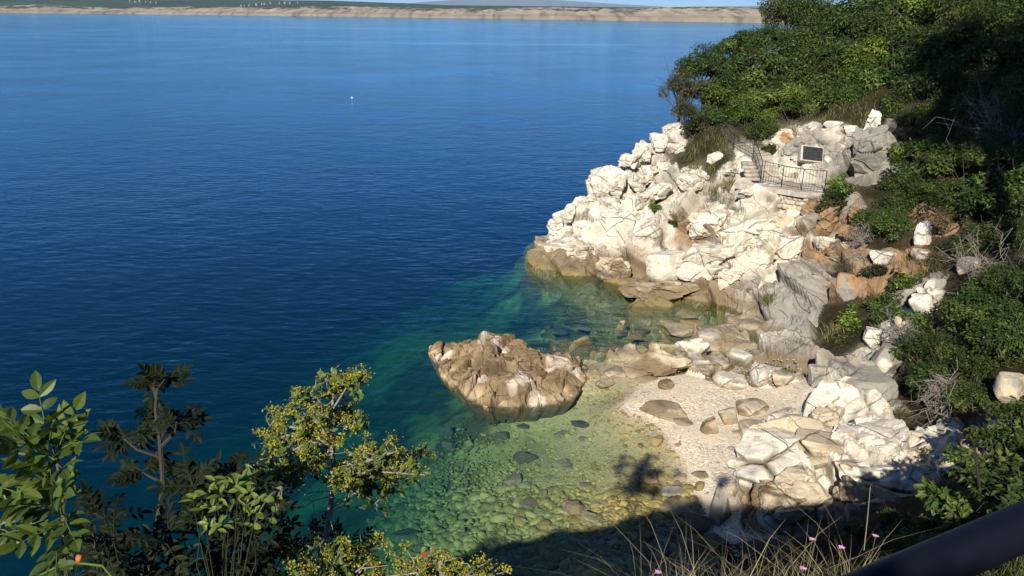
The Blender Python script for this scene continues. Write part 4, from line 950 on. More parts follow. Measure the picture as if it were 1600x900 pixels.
# ------------------------------------------------------------------ trees and shrubs
def rand_unit(rng, n): 
    v = rng.normal(size=(n, 3)); return v / np.linalg.norm(v, axis=1)[:, None]
def leaf_cloud(rng, cs, rs, n, L, cols, flat=.8, wid=.5, droop=.2):
    """n small leaves spread through clumps (centres cs, radii rs)"""
    w = np.array(rs) ** 2; w /= w.sum(); bi = rng.choice(len(cs), n, p=w)
    dr = rand_unit(rng, n); rr = rng.uniform(.35, 1.0, n) ** .6 * (1 + .12 * rng.normal(size=n))
    P = np.array(cs)[bi] + dr * (np.array(rs)[bi] * rr)[:, None] * np.array([1, 1, flat])
    nrm = dr * .55 + np.array([0, 0, .55]) + rng.normal(size=(n, 3)) * .45; nrm /= np.linalg.norm(nrm, axis=1)[:, None]
    t = dr + rng.normal(size=(n, 3)) * .7 - np.array([0, 0, droop]); t -= nrm * (t * nrm).sum(1)[:, None]; t /= np.linalg.norm(t, axis=1)[:, None] + 1e-6
    s = np.cross(nrm, t); l = L * rng.uniform(.6, 1.3, n)[:, None]
    fold = nrm * l * .10
    V = np.stack([P, P + t * l * .5 + s * l * wid * .5 + fold, P + t * l, P + t * l * .5 - s * l * wid * .5 + fold], 1).reshape(-1, 3)
    F = np.arange(n * 4).reshape(-1, 4)
    tone = np.array(cols)[rng.choice(len(cols), len(cs))][bi] * rng.uniform(.65, 1.35, n)[:, None] * rng.uniform(.55, 1.4, len(cs))[bi][:, None]
    return V, F, np.repeat(tone, 4, axis=0)
PAL = {'oak': [(.048, .098, .018), (.068, .122, .022), (.038, .075, .018), (.09, .135, .03)],
       'dark': [(.042, .08, .016), (.055, .095, .02), (.035, .065, .015), (.075, .11, .024)],
       'olive': [(.085, .095, .03), (.07, .075, .028), (.10, .09, .035), (.06, .08, .025)],
       'bright': [(.10, .17, .025), (.13, .19, .03), (.075, .14, .02)],
       'dry': [(.17, .13, .07), (.13, .10, .055), (.10, .095, .04)]}
def make_tree_mesh(kind, seed, R=1.5, hc=2.2, nb=20, n=6500, L=.12, twig=14):
    rng = np.random.default_rng(seed)
    cs, rs = [], []
    for i in range(nb):
        d = rand_unit(rng, 1)[0]; d[2] = abs(d[2]) * 1.05 - .35
        cs.append(np.array([0, 0, hc]) + d * R * rng.uniform(.3, 1.0) * np.array([1, 1, .85])); rs.append(R * rng.uniform(.13, .36))
    V, F, C = leaf_cloud(rng, cs, rs, n, L, PAL[kind])
    crown = np_mesh('crown', V, F, M_LEAF, False, {'alb': C})
    b = Bag(); fork = np.array([rng.normal() * .15, rng.normal() * .15, hc - R * .75])
    b.tube([(0, 0, -3), (0.05, 0.02, (hc - R) * .4), fork], [.12, .1, .08], 6)
    for q in range(14):                                  # dead grey twigs poking out
        d = rand_unit(rng, 1)[0]; d[2] = abs(d[2]) * .7 - .1; a = np.array([0, 0, hc]) + d * R * .6; e = np.array([0, 0, hc]) + d * R * rng.uniform(.95, 1.25)
        b.tube([a, (a + e) / 2 + rng.normal(size=3) * .1, e + rng.normal(size=3) * .12], [.012, .008, .003], 4)
    for i in range(min(twig, nb)):
        c = cs[i]; m = (fork + c) / 2 + rng.normal(size=3) * .15 * R
        b.tube([fork, m, c, c + (c - m) * .45 + rng.normal(size=3) * .1], [.05, .03, .018, .006], 5)
        for q in range(3):
            e = c + rng.normal(size=3) * rs[i]; b.tube([m * .4 + c * .6, e], [.014, .005], 4)
    trunk = b.mesh('trunk', M_BARK)
    return crown, trunk
TREES = {}
for k, (kd_, sd, nb, n, L) in {'oak0': ('oak', 1, 34, 7000, .14), 'oak1': ('oak', 2, 28, 5500, .17), 'oak2': ('oak', 3, 38, 8500, .11), 'dark0': ('dark', 4, 34, 7500, .12), 'dark1': ('dark', 5, 40, 9000, .10), 'dark2': ('dark', 6, 28, 6000, .15), 'olive0': ('olive', 7, 18, 5000, .10), 'olive1': ('olive', 8, 22, 5000, .10), 'bright0': ('bright', 9, 18, 5500, .11), 'dry0': ('dry', 10, 16, 2600, .08)}.items():
    TREES[k] = make_tree_mesh(kd_, sd, nb=nb, n=n, L=L)
for k, kd_, sd in (('small0', 'oak', 31), ('small1', 'bright', 32), ('small2', 'olive', 33), ('small3', 'dark', 34)):
    TREES[k] = make_tree_mesh(kd_, sd, nb=11, n=1100, L=.30, twig=8)
SMALL = {'oak0': 'small0', 'oak1': 'small0', 'oak2': 'small0', 'bright0': 'small1', 'olive0': 'small2', 'olive1': 'small2', 'dark0': 'small3', 'dark1': 'small3', 'dark2': 'small3'}
def tree(u, v, r, Y, kind, label, cat='tree', group=None, name=None, sq=1.0, pos=None):
    c = py(u, v, Y) if pos is None else np.array(pos)
    s = (r * 1.22 * depth(c) / FPX if pos is None else r) / 1.5
    if s < .62: kind = SMALL.get(kind, kind)
    crown, trunk = TREES[kind]
    root = empty(name or ('tree' if cat == 'tree' else 'shrub'), c - np.array([0, 0, 2.2 * s * sq])); tag(root, label, cat, group)
    root.rotation_euler = (0, 0, random.uniform(0, 6.28)); root.scale = (s, s, s * sq)
    link('crown', crown, root); link('trunk', trunk, root)
    return root
OAKS = ['oak0', 'oak1', 'oak2', 'dark0']; DARKS = ['dark0', 'dark1', 'dark2', 'oak2']
# named ones at the seaward edge of the wood
tree(1062, 140, 34, 45.5, 'olive0', 'outermost thin olive brown tree overhanging the sea', sq=1.2)
tree(1072, 178, 26, 44.6, 'olive1', 'low bushy tree right above the topmost white block')
tree(1104, 106, 36, 46.5, 'oak0', 'green tree leaning out highest over the sea skyline')
tree(1146, 74, 32, 48.5, 'oak1', 'green tree with loose tufts on the sea skyline')
tree(1232, 20, 36, 51, 'dark1', 'tallest dark pointed tree against the far island', sq=1.5)
tree(1192, 62, 36, 49.5, 'oak2', 'rounded tree between the pointed tree and the loose tufts')
SLOPE = [(1130, 152, 42, 44.8), (1170, 120, 46, 46.5), (1120, 185, 30, 43.6), (1165, 172, 34, 43.4), (1215, 105, 48, 47), (1205, 152, 42, 44.5), (1262, 66, 48, 49), (1252, 120, 50, 46), (1240, 165, 36, 43.6), (1292, 150, 44, 43.8), (1300, 92, 52, 46.5), (1285, 30, 44, 51), (1335, 45, 52, 48.5), (1345, 110, 52, 44.5), (1335, 155, 38, 42.4), (1390, 70, 56, 45.5), (1385, 18, 50, 49), (1395, 128, 50, 42), (1440, 35, 56, 46), (1450, 90, 56, 42.5)]
for i, (u, v, r, Y) in enumerate(SLOPE):
    tree(u, v, r, Y, OAKS[i % 4] if i % 5 != 3 else 'bright0', 'leafy green tree in the sunlit wood above the plaque', group='sunlit wood on the headland')
UPPER = [(1440, 150, 48, 40), (1495, 18, 58, 45), (1505, 75, 58, 41.5), (1500, 130, 54, 38.5), (1470, 185, 46, 37), (1555, 40, 62, 41), (1565, 105, 58, 37.5), (1555, 165, 54, 35), (1610, 10, 60, 41), (1620, 70, 60, 37), (1625, 140, 60, 33.5), (1520, 205, 48, 34.8), (1600, 200, 54, 32), (1420, 190, 34, 38.6), (1670, 60, 70, 36), (1680, 160, 70, 31)]
for i, (u, v, r, Y) in enumerate(UPPER):
    tree(u, v, r, Y, DARKS[i % 4], 'dark tree in the shaded wood at the upper right', group='shaded wood at upper right')
RIGHT = [(1450, 245, 42, 34.6), (1500, 255, 46, 32.6), (1560, 245, 50, 31), (1425, 285, 34, 34), (1470, 300, 40, 31.8), (1525, 315, 48, 29.8), (1590, 300, 50, 28.4), (1545, 375, 40, 27.2), (1600, 370, 50, 26), (1640, 250, 60, 29)]
for i, (u, v, r, Y) in enumerate(RIGHT):
    tree(u, v, r, Y, DARKS[(i + 1) % 4] if i % 3 else 'oak1', 'bushy tree on the right slope below the shaded wood', group='bushy trees of the right slope')
T2 = [(1302, 306, 16, 34.6, 'olive0', 'small dull bush hanging at the head of the red gully'), (1318, 420, 16, 30.2, 'dry0', 'dry tuft above the grey mound'), (1350, 470, 20, 28.0, 'dry0', 'dry brown scrub right of the rust boulder'), (1422, 440, 18, 27.4, 'bright0', 'fresh green weed clump left of the white headed boulder'), (1375, 350, 40, 31.6, 'oak2', 'round green bush above the half hidden pale rock'), (1408, 322, 32, 32.8, 'dark0', 'dark green bush behind the round green bush'), (1330, 500, 26, 27.2, 'bright0', 'bright low bush left of the small pale rock'), (1322, 532, 22, 26.4, 'olive1', 'olive green bush at the foot of the red earth'), (1392, 484, 34, 26.6, 'oak0', 'dense green bush left of the white headed boulder'), (1372, 425, 20, 28.8, 'olive0', 'sparse olive bush beside the rust boulder'), (1310, 288, 20, 34.9, 'bright0', 'vivid green bush at the right end of the ledge railing'), (1300, 325, 24, 34.2, 'olive1', 'olive bush hanging below the ledge end'), (1345, 405, 26, 30.4, 'dry0', 'dry brown brush above the rust boulder'), (1256, 436, 17, 30.6, 'bright0', 'small green shrub growing on the grey mound'), (1020, 322, 11, 38.6, 'bright0', 'tiny green shrub rooted in the headland crevice'), (1140, 252, 16, 41.0, 'oak1', 'small bush beside the stone stack'), (1396, 656, 34, 20.6, 'dry0', 'dry brown shrub below the big grey boulder'), (1362, 618, 16, 21.8, 'bright0', 'little leafy shrub in front of the big grey boulder'), (1052, 350, 8, 37.6, 'olive0', 'tiny weed clump by the rust coloured hollow'), (1200, 236, 15, 40.6, 'olive1', 'low bush on the bank right of the stairs'), (1470, 405, 26, 27.8, 'dry0', 'brown dry bush on the red slope'), (1482, 340, 30, 29.6, 'dry0', 'reddish brown thicket between the slope trees'), (1405, 440, 20, 27.8, 'olive0', 'thin grassy bush above the dense green bush'), (1085, 200, 18, 43.2, 'olive0', 'straggly bush at the upper stair end'), (1190, 205, 24, 42, 'oak0', 'leafy bush above the middle of the stairs')]
for (u, v, r, Y, k, l) in T2: tree(u, v, r, Y, k, l, 'shrub')
LOW = [(1470, 545, 44, 23), (1520, 495, 50, 23.2), (1570, 450, 50, 23.6), (1440, 500, 26, 24.6), (1480, 595, 46, 21.2), (1530, 560, 52, 21), (1585, 520, 54, 20.6), (1440, 610, 32, 21.8), (1520, 620, 44, 19.4), (1430, 548, 28, 23.6), (1600, 440, 50, 23)]
for i, (u, v, r, Y) in enumerate(LOW):
    tree(u, v, r, Y, ['dark1', 'oak0', 'dark0', 'oak2', 'dark2'][i % 5], 'dense glossy green shrub of the thicket on the lower right slope', 'shrub', 'thicket on the lower right slope')
SH = [(1402, 836, 20, 9.6), (1372, 856, 18, 8.8), (1445, 826, 22, 10), (1420, 858, 24, 8.4), (1470, 815, 24, 10.4), (1385, 815, 16, 11), (1580, 690, 44, 14.6), (1500, 700, 30, 15.6), (1560, 745, 50, 11.4), (1490, 785, 34, 11.6), (1400, 815, 24, 11), (1520, 800, 60, 9.6), (1600, 790, 70, 8.6), (1430, 862, 40, 8.8), (1340, 832, 18, 12.4), (1350, 888, 30, 8.2), (1250, 868, 26, 10.5), (1610, 650, 40, 15)]
for i, (u, v, r, Y) in enumerate(SH):
    tree(u, v, r, Y, DARKS[i % 4], 'dark low shrub in the tree shade at the lower right', 'shrub', 'shaded shrubs at lower right')
# bare grey shrubs
def bare(u, v, w, Y, label, seed):
    rng = np.random.default_rng(seed); c = py(u, v, Y); s = w * depth(c) / FPX; b = Bag(); base = np.array([s * .4, .2, -s * .5])
    for i in range(24):
        e = rng.normal(size=3) * s * np.array([.42, .3, .3]); m = base * .35 + e * .65 + rng.normal(size=3) * s * .10; k1 = base * .7 + e * .3 + rng.normal(size=3) * s * .07
        b.tube([base, k1, m, (m + e) / 2 + rng.normal(size=3) * s * .04, e], [.020, .015, .011, .008, .004], 5)
        for q in range(7):
            a = m + (e - m) * rng.uniform(-.2, 1); b.tube([a, a + (e - m) * .35 + rng.normal(size=3) * s * .14, a + (e - m) * .55 + rng.normal(size=3) * s * .22], [.010, .007, .003], 4)
    tag(link('bare_shrub', b.mesh('bare_shrub', M_TWIG), None, c), label, 'shrub')
bare(1560, 190, 80, 31.4, 'bare grey branching shrub high at the right edge', 21)
bare(1545, 420, 80, 24.6, 'bare grey branches spreading over the right slope', 22)
bare(1470, 615, 60, 19.8, 'bare twiggy shrub above the rubble ledge', 23)
bare(1410, 520, 40, 24.0, 'tangle of grey twigs by the pale grey block', 24)
bare(1340, 370, 26, 31.0, 'bare twigs dangling over the red earth', 25)

# grasses on the headland
def grass_field(name, spots, n, hgt, cols, label, seed, wid=.012):
    rng = np.random.default_rng(seed); b = Bag()
    for (u, v, r) in spots:
        c0 = hit(u, v); rad = r * depth(c0) / FPX
        for i in range(n):
            x, y = c0[0] + rng.normal() * rad * .5, c0[1] + rng.normal() * rad * .6
            z = H(x, y)[0] - .05; h = hgt * rng.uniform(.5, 1.3); l = rng.normal(size=2) * h * .45
            a = rng.uniform(0, 6.28); w = np.array([math.cos(a), math.sin(a), 0]) * wid
            p = np.array([x, y, z]); m = p + np.array([l[0] * .4, l[1] * .4, h * .65]); e = p + np.array([l[0], l[1], h])
            b.add([p - w, p + w, m + w * .7, m - w * .7, e], [(3, 2, 4)], [(0, 1, 2, 3)], np.array(cols[rng.integers(len(cols))]) * rng.uniform(.7, 1.3))
    tag(link(name, b.mesh(name, M_DRY)), label, 'grass', kind='stuff')
grass_field('bank_grass', [(1095, 225, 30), (1085, 250, 22), (1120, 245, 22), (1100, 275, 14), (1140, 285, 16), (1065, 200, 16), (1215, 235, 16), (1225, 200, 18), (1300, 180, 26), (1260, 178, 20), (1340, 185, 18), (1030, 300, 8), (1005, 265, 8), (1120, 300, 14), (1010, 365, 10), (1052, 345, 8), (1430, 415, 26), (1400, 420, 22), (1300, 520, 14), (1200, 470, 10), (1250, 440, 10), (1380, 690, 16), (1155, 195, 22), (1180, 215, 14)], 170, .32, [(.13, .14, .045), (.17, .15, .07), (.09, .12, .03), (.21, .17, .09)], 'dry green grass tufts between the rocks of the headland', 61, .014)

# ------------------------------------------------------------------ foreground: handrail, saplings, thorn bushes, flowers, grass
b = Bag(); org = pd(1600, 822, .8)
b.tube([pd(2300, 555, 1.05) - org, pd(1900, 700, .92) - org, pd(1600, 822, .82) - org, pd(1300, 952, .74) - org, pd(1000, 1080, .68) - org], .0237, 28)
hr = empty('handrail', org); tag(hr, 'dark painted round metal handrail crossing the bottom right corner', 'handrail')
b.obj('rail', M_RAIL, hr, True)
b = Bag(); q = pd(2100, 628, .985) - org; b.tube([q, q - np.array([0, 0, 1.15])], .022, 16); b.obj('post', M_RAIL, hr, True)

FG2 = np.random.default_rng(55)
def blade(b, base, dirv, nrm, L, W, col, curl=.15, prof=(.25, .85, 1.0, .62)):
    """one leaf with a folded midrib"""
    curl = curl * FG2.uniform(.3, 2.4); col = np.asarray(col) * (np.array([1.25, 1.1, .8]) if FG2.random() < .15 else 1.0)
    d = dirv / np.linalg.norm(dirv); s = np.cross(nrm, d); s /= np.linalg.norm(s) + 1e-9; n = np.cross(d, s)
    ts = (0.02, .28, .55, .8)
    V = []
    for t, w in zip(ts, prof):
        c = base + d * L * t - n * L * curl * t * t
        e = n * W * w * .18
        V += [c, c + s * W * w * .5 + e, c - s * W * w * .5 + e]
    V.append(base + d * L - n * L * curl * 1.05)
    Q = []
    for i in range(3):
        a = i * 3; Q += [(a, a + 3, a + 4, a + 1), (a, a + 2, a + 5, a + 3)]
    T = [(9, 12, 10), (9, 11, 12)]
    b.add(V, T, Q, col)
FG = np.random.default_rng(101)
def compound(bl, bt, a, e, n, L, W, cols, sag=.12, sc=(.10, .14, .03), thin=1.0):
    """pinnate leaf: stalk from a to e with paired leaflets"""
    a, e = np.array(a), np.array(e); d = e - a; ln = np.linalg.norm(d); d /= ln
    up = np.array([0, -.55, 1.0]) + FG.normal(size=3) * .25; s = np.cross(d, up); s /= np.linalg.norm(s); up = np.cross(s, d)
    mid = (a + e) / 2 + up * ln * sag
    pts = [a, a * .3 + mid * .7, mid * .6 + e * .4, e]
    bt.tube(pts, [.0035 * thin, .003 * thin, .0022 * thin, .0015 * thin], 5, sc)
    col = np.array(cols[FG.integers(len(cols))])
    for k in range(n):
        t = .3 + .62 * k / max(1, n - 1); p = (1 - t) ** 2 * a + 2 * t * (1 - t) * mid + t * t * e
        for sg in (-1, 1):
            blade(bl, p, s * sg * .85 + d * .55 + FG.normal(size=3) * .1, up + FG.normal(size=3) * .22, L * FG.uniform(.8, 1.15) * (1 - .2 * abs(t - .6)), W * FG.uniform(.85, 1.1), col * FG.uniform(.75, 1.25))
    blade(bl, e, d + FG.normal(size=3) * .06, up, L * 1.15, W * 1.05, col * FG.uniform(.8, 1.2))
def plant(name, org, label, cat, parts):
    root = empty(name, org); tag(root, label, cat)
    for (nm, bag, mat) in parts:
        if bag.n: bag.obj(nm, mat, root, False, org)
    return root
LG = [(.075, .12, .022), (.10, .15, .03), (.055, .09, .02)]
DG = [(.013, .021, .009), (.017, .026, .010), (.010, .017, .008)]  # dark foliage, darkened further so the colour stands in for shade
# left sapling with big lit pinnate leaves
bl, bt = Bag(), Bag(); dpt = 1.5
st = [pd(118, 1120, dpt + .1), pd(108, 960, dpt), pd(100, 860, dpt), pd(98, 770, dpt), pd(88, 715, dpt)]
bt.tube(st, [.006, .0055, .0045, .0035, .003], 7, (.12, .10, .06))
for (a, e, n, dz) in [((88, 715), (60, 612), 4, .05), ((88, 715), (118, 640), 4, -.1), ((88, 715), (8, 655), 4, -.05), ((88, 715), (132, 690), 3, -.15), ((88, 715), (20, 705), 3, -.2), ((86, 720), (-30, 640), 4, .1), ((88, 715), (90, 650), 3, -.25), ((90, 722), (100, 735), 2, -.3),
                      ((98, 770), (40, 735), 3, -.1), ((98, 770), (112, 745), 2, -.2), ((99, 800), (20, 790), 4, -.1), ((99, 800), (105, 838), 3, -.2), ((100, 820), (28, 850), 3, -.15), ((100, 830), (-10, 838), 4, -.05), ((101, 850), (70, 905), 3, -.2), ((100, 790), (110, 770), 2, -.25), ((-40, 760), (30, 765), 3, .05), ((-40, 690), (40, 680), 3, .1)]:
    for rep in range(1 + (FG.random() < .75)): compound(bl, bt, pd(*a, dpt), pd(e[0] + FG.normal() * 16 * rep, e[1] + FG.normal() * 14 * rep, dpt + (dz + FG.normal() * .15 * rep) * .5), n, .041, .0205, LG, thin=.5)
plant('broad_leaf_sapling', st[0], 'sunlit sapling with large pale green leaflets at the left edge', 'sapling', [('foliage', bl, M_LEAF), ('stem', bt, M_FLOWER)])
def elder(trunk, limbs, dpt, L, cols, name, label, n=5, spread=60, nrad=7):
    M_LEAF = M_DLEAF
    bl, bt = Bag(), Bag(); tr = [pd(u, v, dpt) for u, v in trunk]
    rads = np.linspace(.017, .007, len(tr)) * dpt / 4
    bt.tube(tr, list(rads), 7, (.06, .05, .04))
    for (base, tip) in limbs:
        a, e = pd(*base, dpt), pd(*tip, dpt + FG.normal() * .18)
        bt.tube([a, (a + e) / 2 + FG.normal(size=3) * .03, e], [.010, .008, .005], 5, (.06, .05, .04))
        for k in range(nrad):
            d = FG.normal(size=3); d[2] = d[2] * .45 + .1; d /= np.linalg.norm(d)
            s = a + (e - a) * FG.uniform(.75, 1.0)
            compound(bl, bt, s, s + d * spread * dpt / FPX * FG.uniform(.7, 1.25), n - int(FG.integers(0, 3)), L, L * .44, cols, sc=(.025, .03, .015))
    plant(name, tr[0], label, 'sapling', [('foliage', bl, M_LEAF), ('stem', bt, M_FLOWER)])
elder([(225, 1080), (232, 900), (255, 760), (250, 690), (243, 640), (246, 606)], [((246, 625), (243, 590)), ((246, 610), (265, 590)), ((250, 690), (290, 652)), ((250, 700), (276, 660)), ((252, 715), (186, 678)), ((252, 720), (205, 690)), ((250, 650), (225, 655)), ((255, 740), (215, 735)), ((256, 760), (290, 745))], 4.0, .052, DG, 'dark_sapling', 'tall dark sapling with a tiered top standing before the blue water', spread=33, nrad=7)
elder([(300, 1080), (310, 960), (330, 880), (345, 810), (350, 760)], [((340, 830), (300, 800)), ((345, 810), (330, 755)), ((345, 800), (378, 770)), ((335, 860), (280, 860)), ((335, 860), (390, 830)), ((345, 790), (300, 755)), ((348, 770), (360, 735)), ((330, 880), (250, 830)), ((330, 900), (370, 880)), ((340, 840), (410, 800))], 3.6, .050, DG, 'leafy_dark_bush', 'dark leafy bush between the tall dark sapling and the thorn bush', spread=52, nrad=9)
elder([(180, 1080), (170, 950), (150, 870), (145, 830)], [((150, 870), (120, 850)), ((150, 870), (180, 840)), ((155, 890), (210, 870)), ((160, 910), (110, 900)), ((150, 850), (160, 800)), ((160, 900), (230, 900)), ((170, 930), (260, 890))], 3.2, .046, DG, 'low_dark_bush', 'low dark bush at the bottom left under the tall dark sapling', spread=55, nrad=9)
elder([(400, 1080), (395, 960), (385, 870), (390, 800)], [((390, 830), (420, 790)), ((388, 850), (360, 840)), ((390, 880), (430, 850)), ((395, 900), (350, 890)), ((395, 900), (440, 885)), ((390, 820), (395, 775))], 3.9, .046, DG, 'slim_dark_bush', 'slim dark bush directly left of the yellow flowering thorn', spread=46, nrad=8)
# a few bright lit shoots in front of the dark bushes
bl, bt = Bag(), Bag(); dp_ = 3.0; base = pd(350, 1000, dp_)
for (u, v) in [(335, 758), (372, 760), (392, 772), (404, 782), (360, 792), (318, 790), (350, 822), (395, 800), (300, 775), (372, 815), (322, 830), (388, 745), (360, 752), (342, 775)]:
    t = pd(u, v, dp_ - .05 + FG.normal() * .06); bt.tube([base, (base + t) / 2 + FG.normal(size=3) * .03, t], [.003, .0025, .0015], 5, (.035, .04, .02))
    for k in range(6): blade(bl, t + FG.normal(size=3) * .012, FG.normal(size=3) * np.array([1, .6, .5]) + np.array([0, -.1, .35]), np.array([-.1, -.4, 1.0]) + FG.normal(size=3) * .3, .05 * FG.uniform(.7, 1.2), .019, np.array((.13, .20, .04)) * FG.uniform(.7, 1.2))
plant('bright_leaf_shoots', base, 'bright yellow green leaf shoots catching sun before the dark bushes', 'shoots', [('foliage', bl, M_LEAF), ('stem', bt, M_FLOWER)])
# round-leaved drooping twig
bl, bt = Bag(), Bag(); a = pd(440, 760, 3.4)
for pts in ([(440, 760), (420, 775), (405, 800), (398, 818)], [(440, 760), (430, 790), (425, 808)], [(440, 760), (440, 775), (434, 792)], [(440, 760), (418, 768), (385, 790)]):
    P = [pd(u, v, 3.4) for u, v in pts]; bt.tube(P, [.004, .003, .002, .0015][:len(P)], 5, (.2, .17, .12))
    for p in P[1:]: blade(bl, p, np.array([FG.normal() * .6, -.2, -.8]), np.array([-.2, -1, .35]), .036, .030, np.array((.14, .24, .04)) * FG.uniform(.8, 1.15), .1, (.6, 1, 1, .7))
plant('round_leaf_twig', a, 'drooping twig of round bright leaves left of the thorn bush', 'twig', [('foliage', bl, M_LEAF), ('stem', bt, M_FLOWER)])

def paliurus(trunk, limbs, dpt, label, seed, nleaf=6, dens=1.1):
    rng = np.random.default_rng(seed); bl, bt, bf = Bag(), Bag(), Bag()
    tr = [pd(u, v, dpt + .02 * i) for i, (u, v) in enumerate(trunk)]
    G = (.30, .27, .235)
    bt.tube(tr, list(np.linspace(.022, .009, len(tr))), 7, G)
    px_ = dpt / FPX
    for (b0, tip) in limbs:
        a, e = pd(*b0, dpt), pd(*tip, dpt + rng.normal() * .16)
        m = (a + e) / 2 + np.array([0, 0, .05]) + rng.normal(size=3) * .03
        bt.tube([a, m, e], [.008, .0055, .003], 5, G)
        for q in range(int(14 * dens)):
            t = rng.uniform(.25, 1.05); p = (1 - t) ** 2 * a + 2 * t * (1 - t) * m + t * t * e
            d = rng.normal(size=3) * np.array([1, 1, .5]) + np.array([0, 0, -.1 + .5 * t]); d /= np.linalg.norm(d)
            L = rng.uniform(.05, .14); tp = p + d * L
            bt.tube([p, p + d * L * .5 + rng.normal(size=3) * .012, tp], [.003, .0022, .0012], 4, np.array(G) * rng.uniform(.7, 1.15))
            if t < .4 and rng.random() < .7: continue
            for k in range(nleaf):
                s = p + (tp - p) * rng.uniform(.2, 1.0)
                blade(bl, s, rng.normal(size=3) + np.array([0, 0, -.25]), np.array([-.2, -.5, 1.0]) + rng.normal(size=3) * .45, rng.uniform(.024, .042), rng.uniform(.016, .026), np.array((.085, .145, .028)) * rng.uniform(.6, 1.35), .1, (.55, 1, 1, .65))
            if rng.random() < .53:
                for c in range(2):
                    cc = p + (tp - p) * rng.uniform(.55, 1.05) + np.array([0, 0, .012]); k = rng.integers(12, 26)
                    for i in range(k):
                        o = cc + rng.normal(size=3) * np.array([.017, .017, .011]); r = rng.uniform(.0028, .005)
                        nrm = rng.normal(size=3) + np.array([0, -.5, 1]); nrm /= np.linalg.norm(nrm); x = np.cross(nrm, [1, .2, .1]); x /= np.linalg.norm(x); y = np.cross(nrm, x)
                        bf.add([o + r * (x * math.cos(an) + y * math.sin(an)) for an in (0, 1.05, 2.09, 3.14, 4.19, 5.24)] + [o - nrm * r * .8], [(6, j, (j + 1) % 6) for j in range(6)], [(0, 1, 2, 3), (0, 3, 4, 5)], np.array((.36, .31, .03)) * rng.uniform(.6, 1.25))
    for q in range(26):                                   # bare grey twigs about the trunk
        i = rng.integers(1, len(tr) - 1); p = tr[i] + (tr[i + 1] - tr[i]) * rng.random()
        d = rng.normal(size=3) * np.array([1, .7, .5]); d /= np.linalg.norm(d); L = rng.uniform(.10, .28)
        mm = p + d * L * .5 + rng.normal(size=3) * .03
        bt.tube([p, mm, p + d * L + np.array([0, 0, -.04])], [.005, .0035, .0012], 5, np.array(G) * 1.15)
        for w in range(2): bt.tube([mm, mm + d * L * .3 + rng.normal(size=3) * .05], [.0025, .001], 4, np.array(G) * 1.1)
    return plant('thorn_bush', tr[0], label, 'bush', [('foliage', bl, M_LEAF), ('branches', bt, M_FLOWER), ('flower_clusters', bf, M_FLOWER)])
paliurus([(500, 1080), (503, 940), (506, 865), (515, 800), (522, 750), (520, 700), (515, 650), (520, 615)],
         [((520, 640), (512, 592)), ((520, 640), (545, 600)), ((520, 640), (562, 598)), ((519, 665), (470, 618)), ((519, 670), (445, 645)), ((519, 680), (452, 668)), ((520, 700), (420, 690)), ((520, 705), (405, 720)), ((520, 710), (400, 745)), ((520, 705), (440, 712)), ((520, 680), (540, 650)), ((520, 690), (560, 665)), ((521, 720), (470, 690)), ((522, 745), (590, 705)), ((522, 745), (620, 705)), ((522, 750), (655, 710)), ((522, 755), (640, 735)), ((522, 750), (575, 740)), ((522, 760), (605, 765)), ((522, 760), (560, 770)), ((520, 740), (455, 735)), ((522, 750), (600, 725)), ((520, 690), (500, 655)), ((520, 665), (490, 640)), ((522, 760), (545, 745)), ((522, 755), (625, 755)), ((520, 715), (388, 750)), ((520, 700), (425, 665)), ((522, 745), (665, 742)), ((522, 750), (650, 720)), ((520, 725), (430, 760)), ((522, 750), (590, 790)), ((520, 735), (470, 720))],
         4.4, 'tall yellow flowering thorn bush with grey trunk over green water', 31)
paliurus([(540, 1100), (540, 980), (540, 920), (545, 890)], [((540, 930), (450, 875)), ((540, 930), (470, 895)), ((540, 925), (500, 868)), ((540, 925), (530, 862)), ((540, 920), (555, 865)), ((540, 920), (575, 872)), ((540, 930), (600, 890)), ((540, 940), (430, 900)), ((540, 930), (510, 890)), ((540, 930), (560, 895))], 3.8, 'second yellow flowering thorn bush cut by the bottom edge', 32)
paliurus([(700, 1100), (695, 980), (690, 930)], [((693, 940), (640, 880)), ((693, 940), (670, 872)), ((693, 930), (700, 885)), ((693, 930), (740, 890)), ((693, 940), (610, 900)), ((693, 930), (770, 895))], 3.9, 'dark twiggy thorn bush with few flowers at the bottom middle', 33, nleaf=2, dens=.8)
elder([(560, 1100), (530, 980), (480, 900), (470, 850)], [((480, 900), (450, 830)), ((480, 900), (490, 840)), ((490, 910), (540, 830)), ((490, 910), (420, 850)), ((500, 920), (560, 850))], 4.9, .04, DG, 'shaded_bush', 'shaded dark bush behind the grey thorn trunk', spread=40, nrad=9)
# rose hip and arching stem
bb = empty('rose_stem', pd(180, 930, 2.6)); tag(bb, 'arching green stem with one orange rose hip at bottom left', 'stem')
b = Bag(); b.tube([pd(50, 905, 2.6), pd(90, 885, 2.6), pd(125, 880, 2.6), pd(160, 884, 2.6), pd(178, 905, 2.6), pd(180, 990, 2.6)], [.003, .0035, .004, .004, .004, .004], 6, (.12, .17, .03)); b.obj('stem', M_FLOWER, bb, False, pd(180, 930, 2.6))
V, F = rock_shape(5, 3, 20, 9, .02); b = Bag(); b.add(V * np.array([.017, .015, .015]) + pd(123, 873, 2.6), F, None, (.55, .14, .035)); b.obj('rose_hip', M_FLOWER, bb, True, pd(180, 930, 2.6))
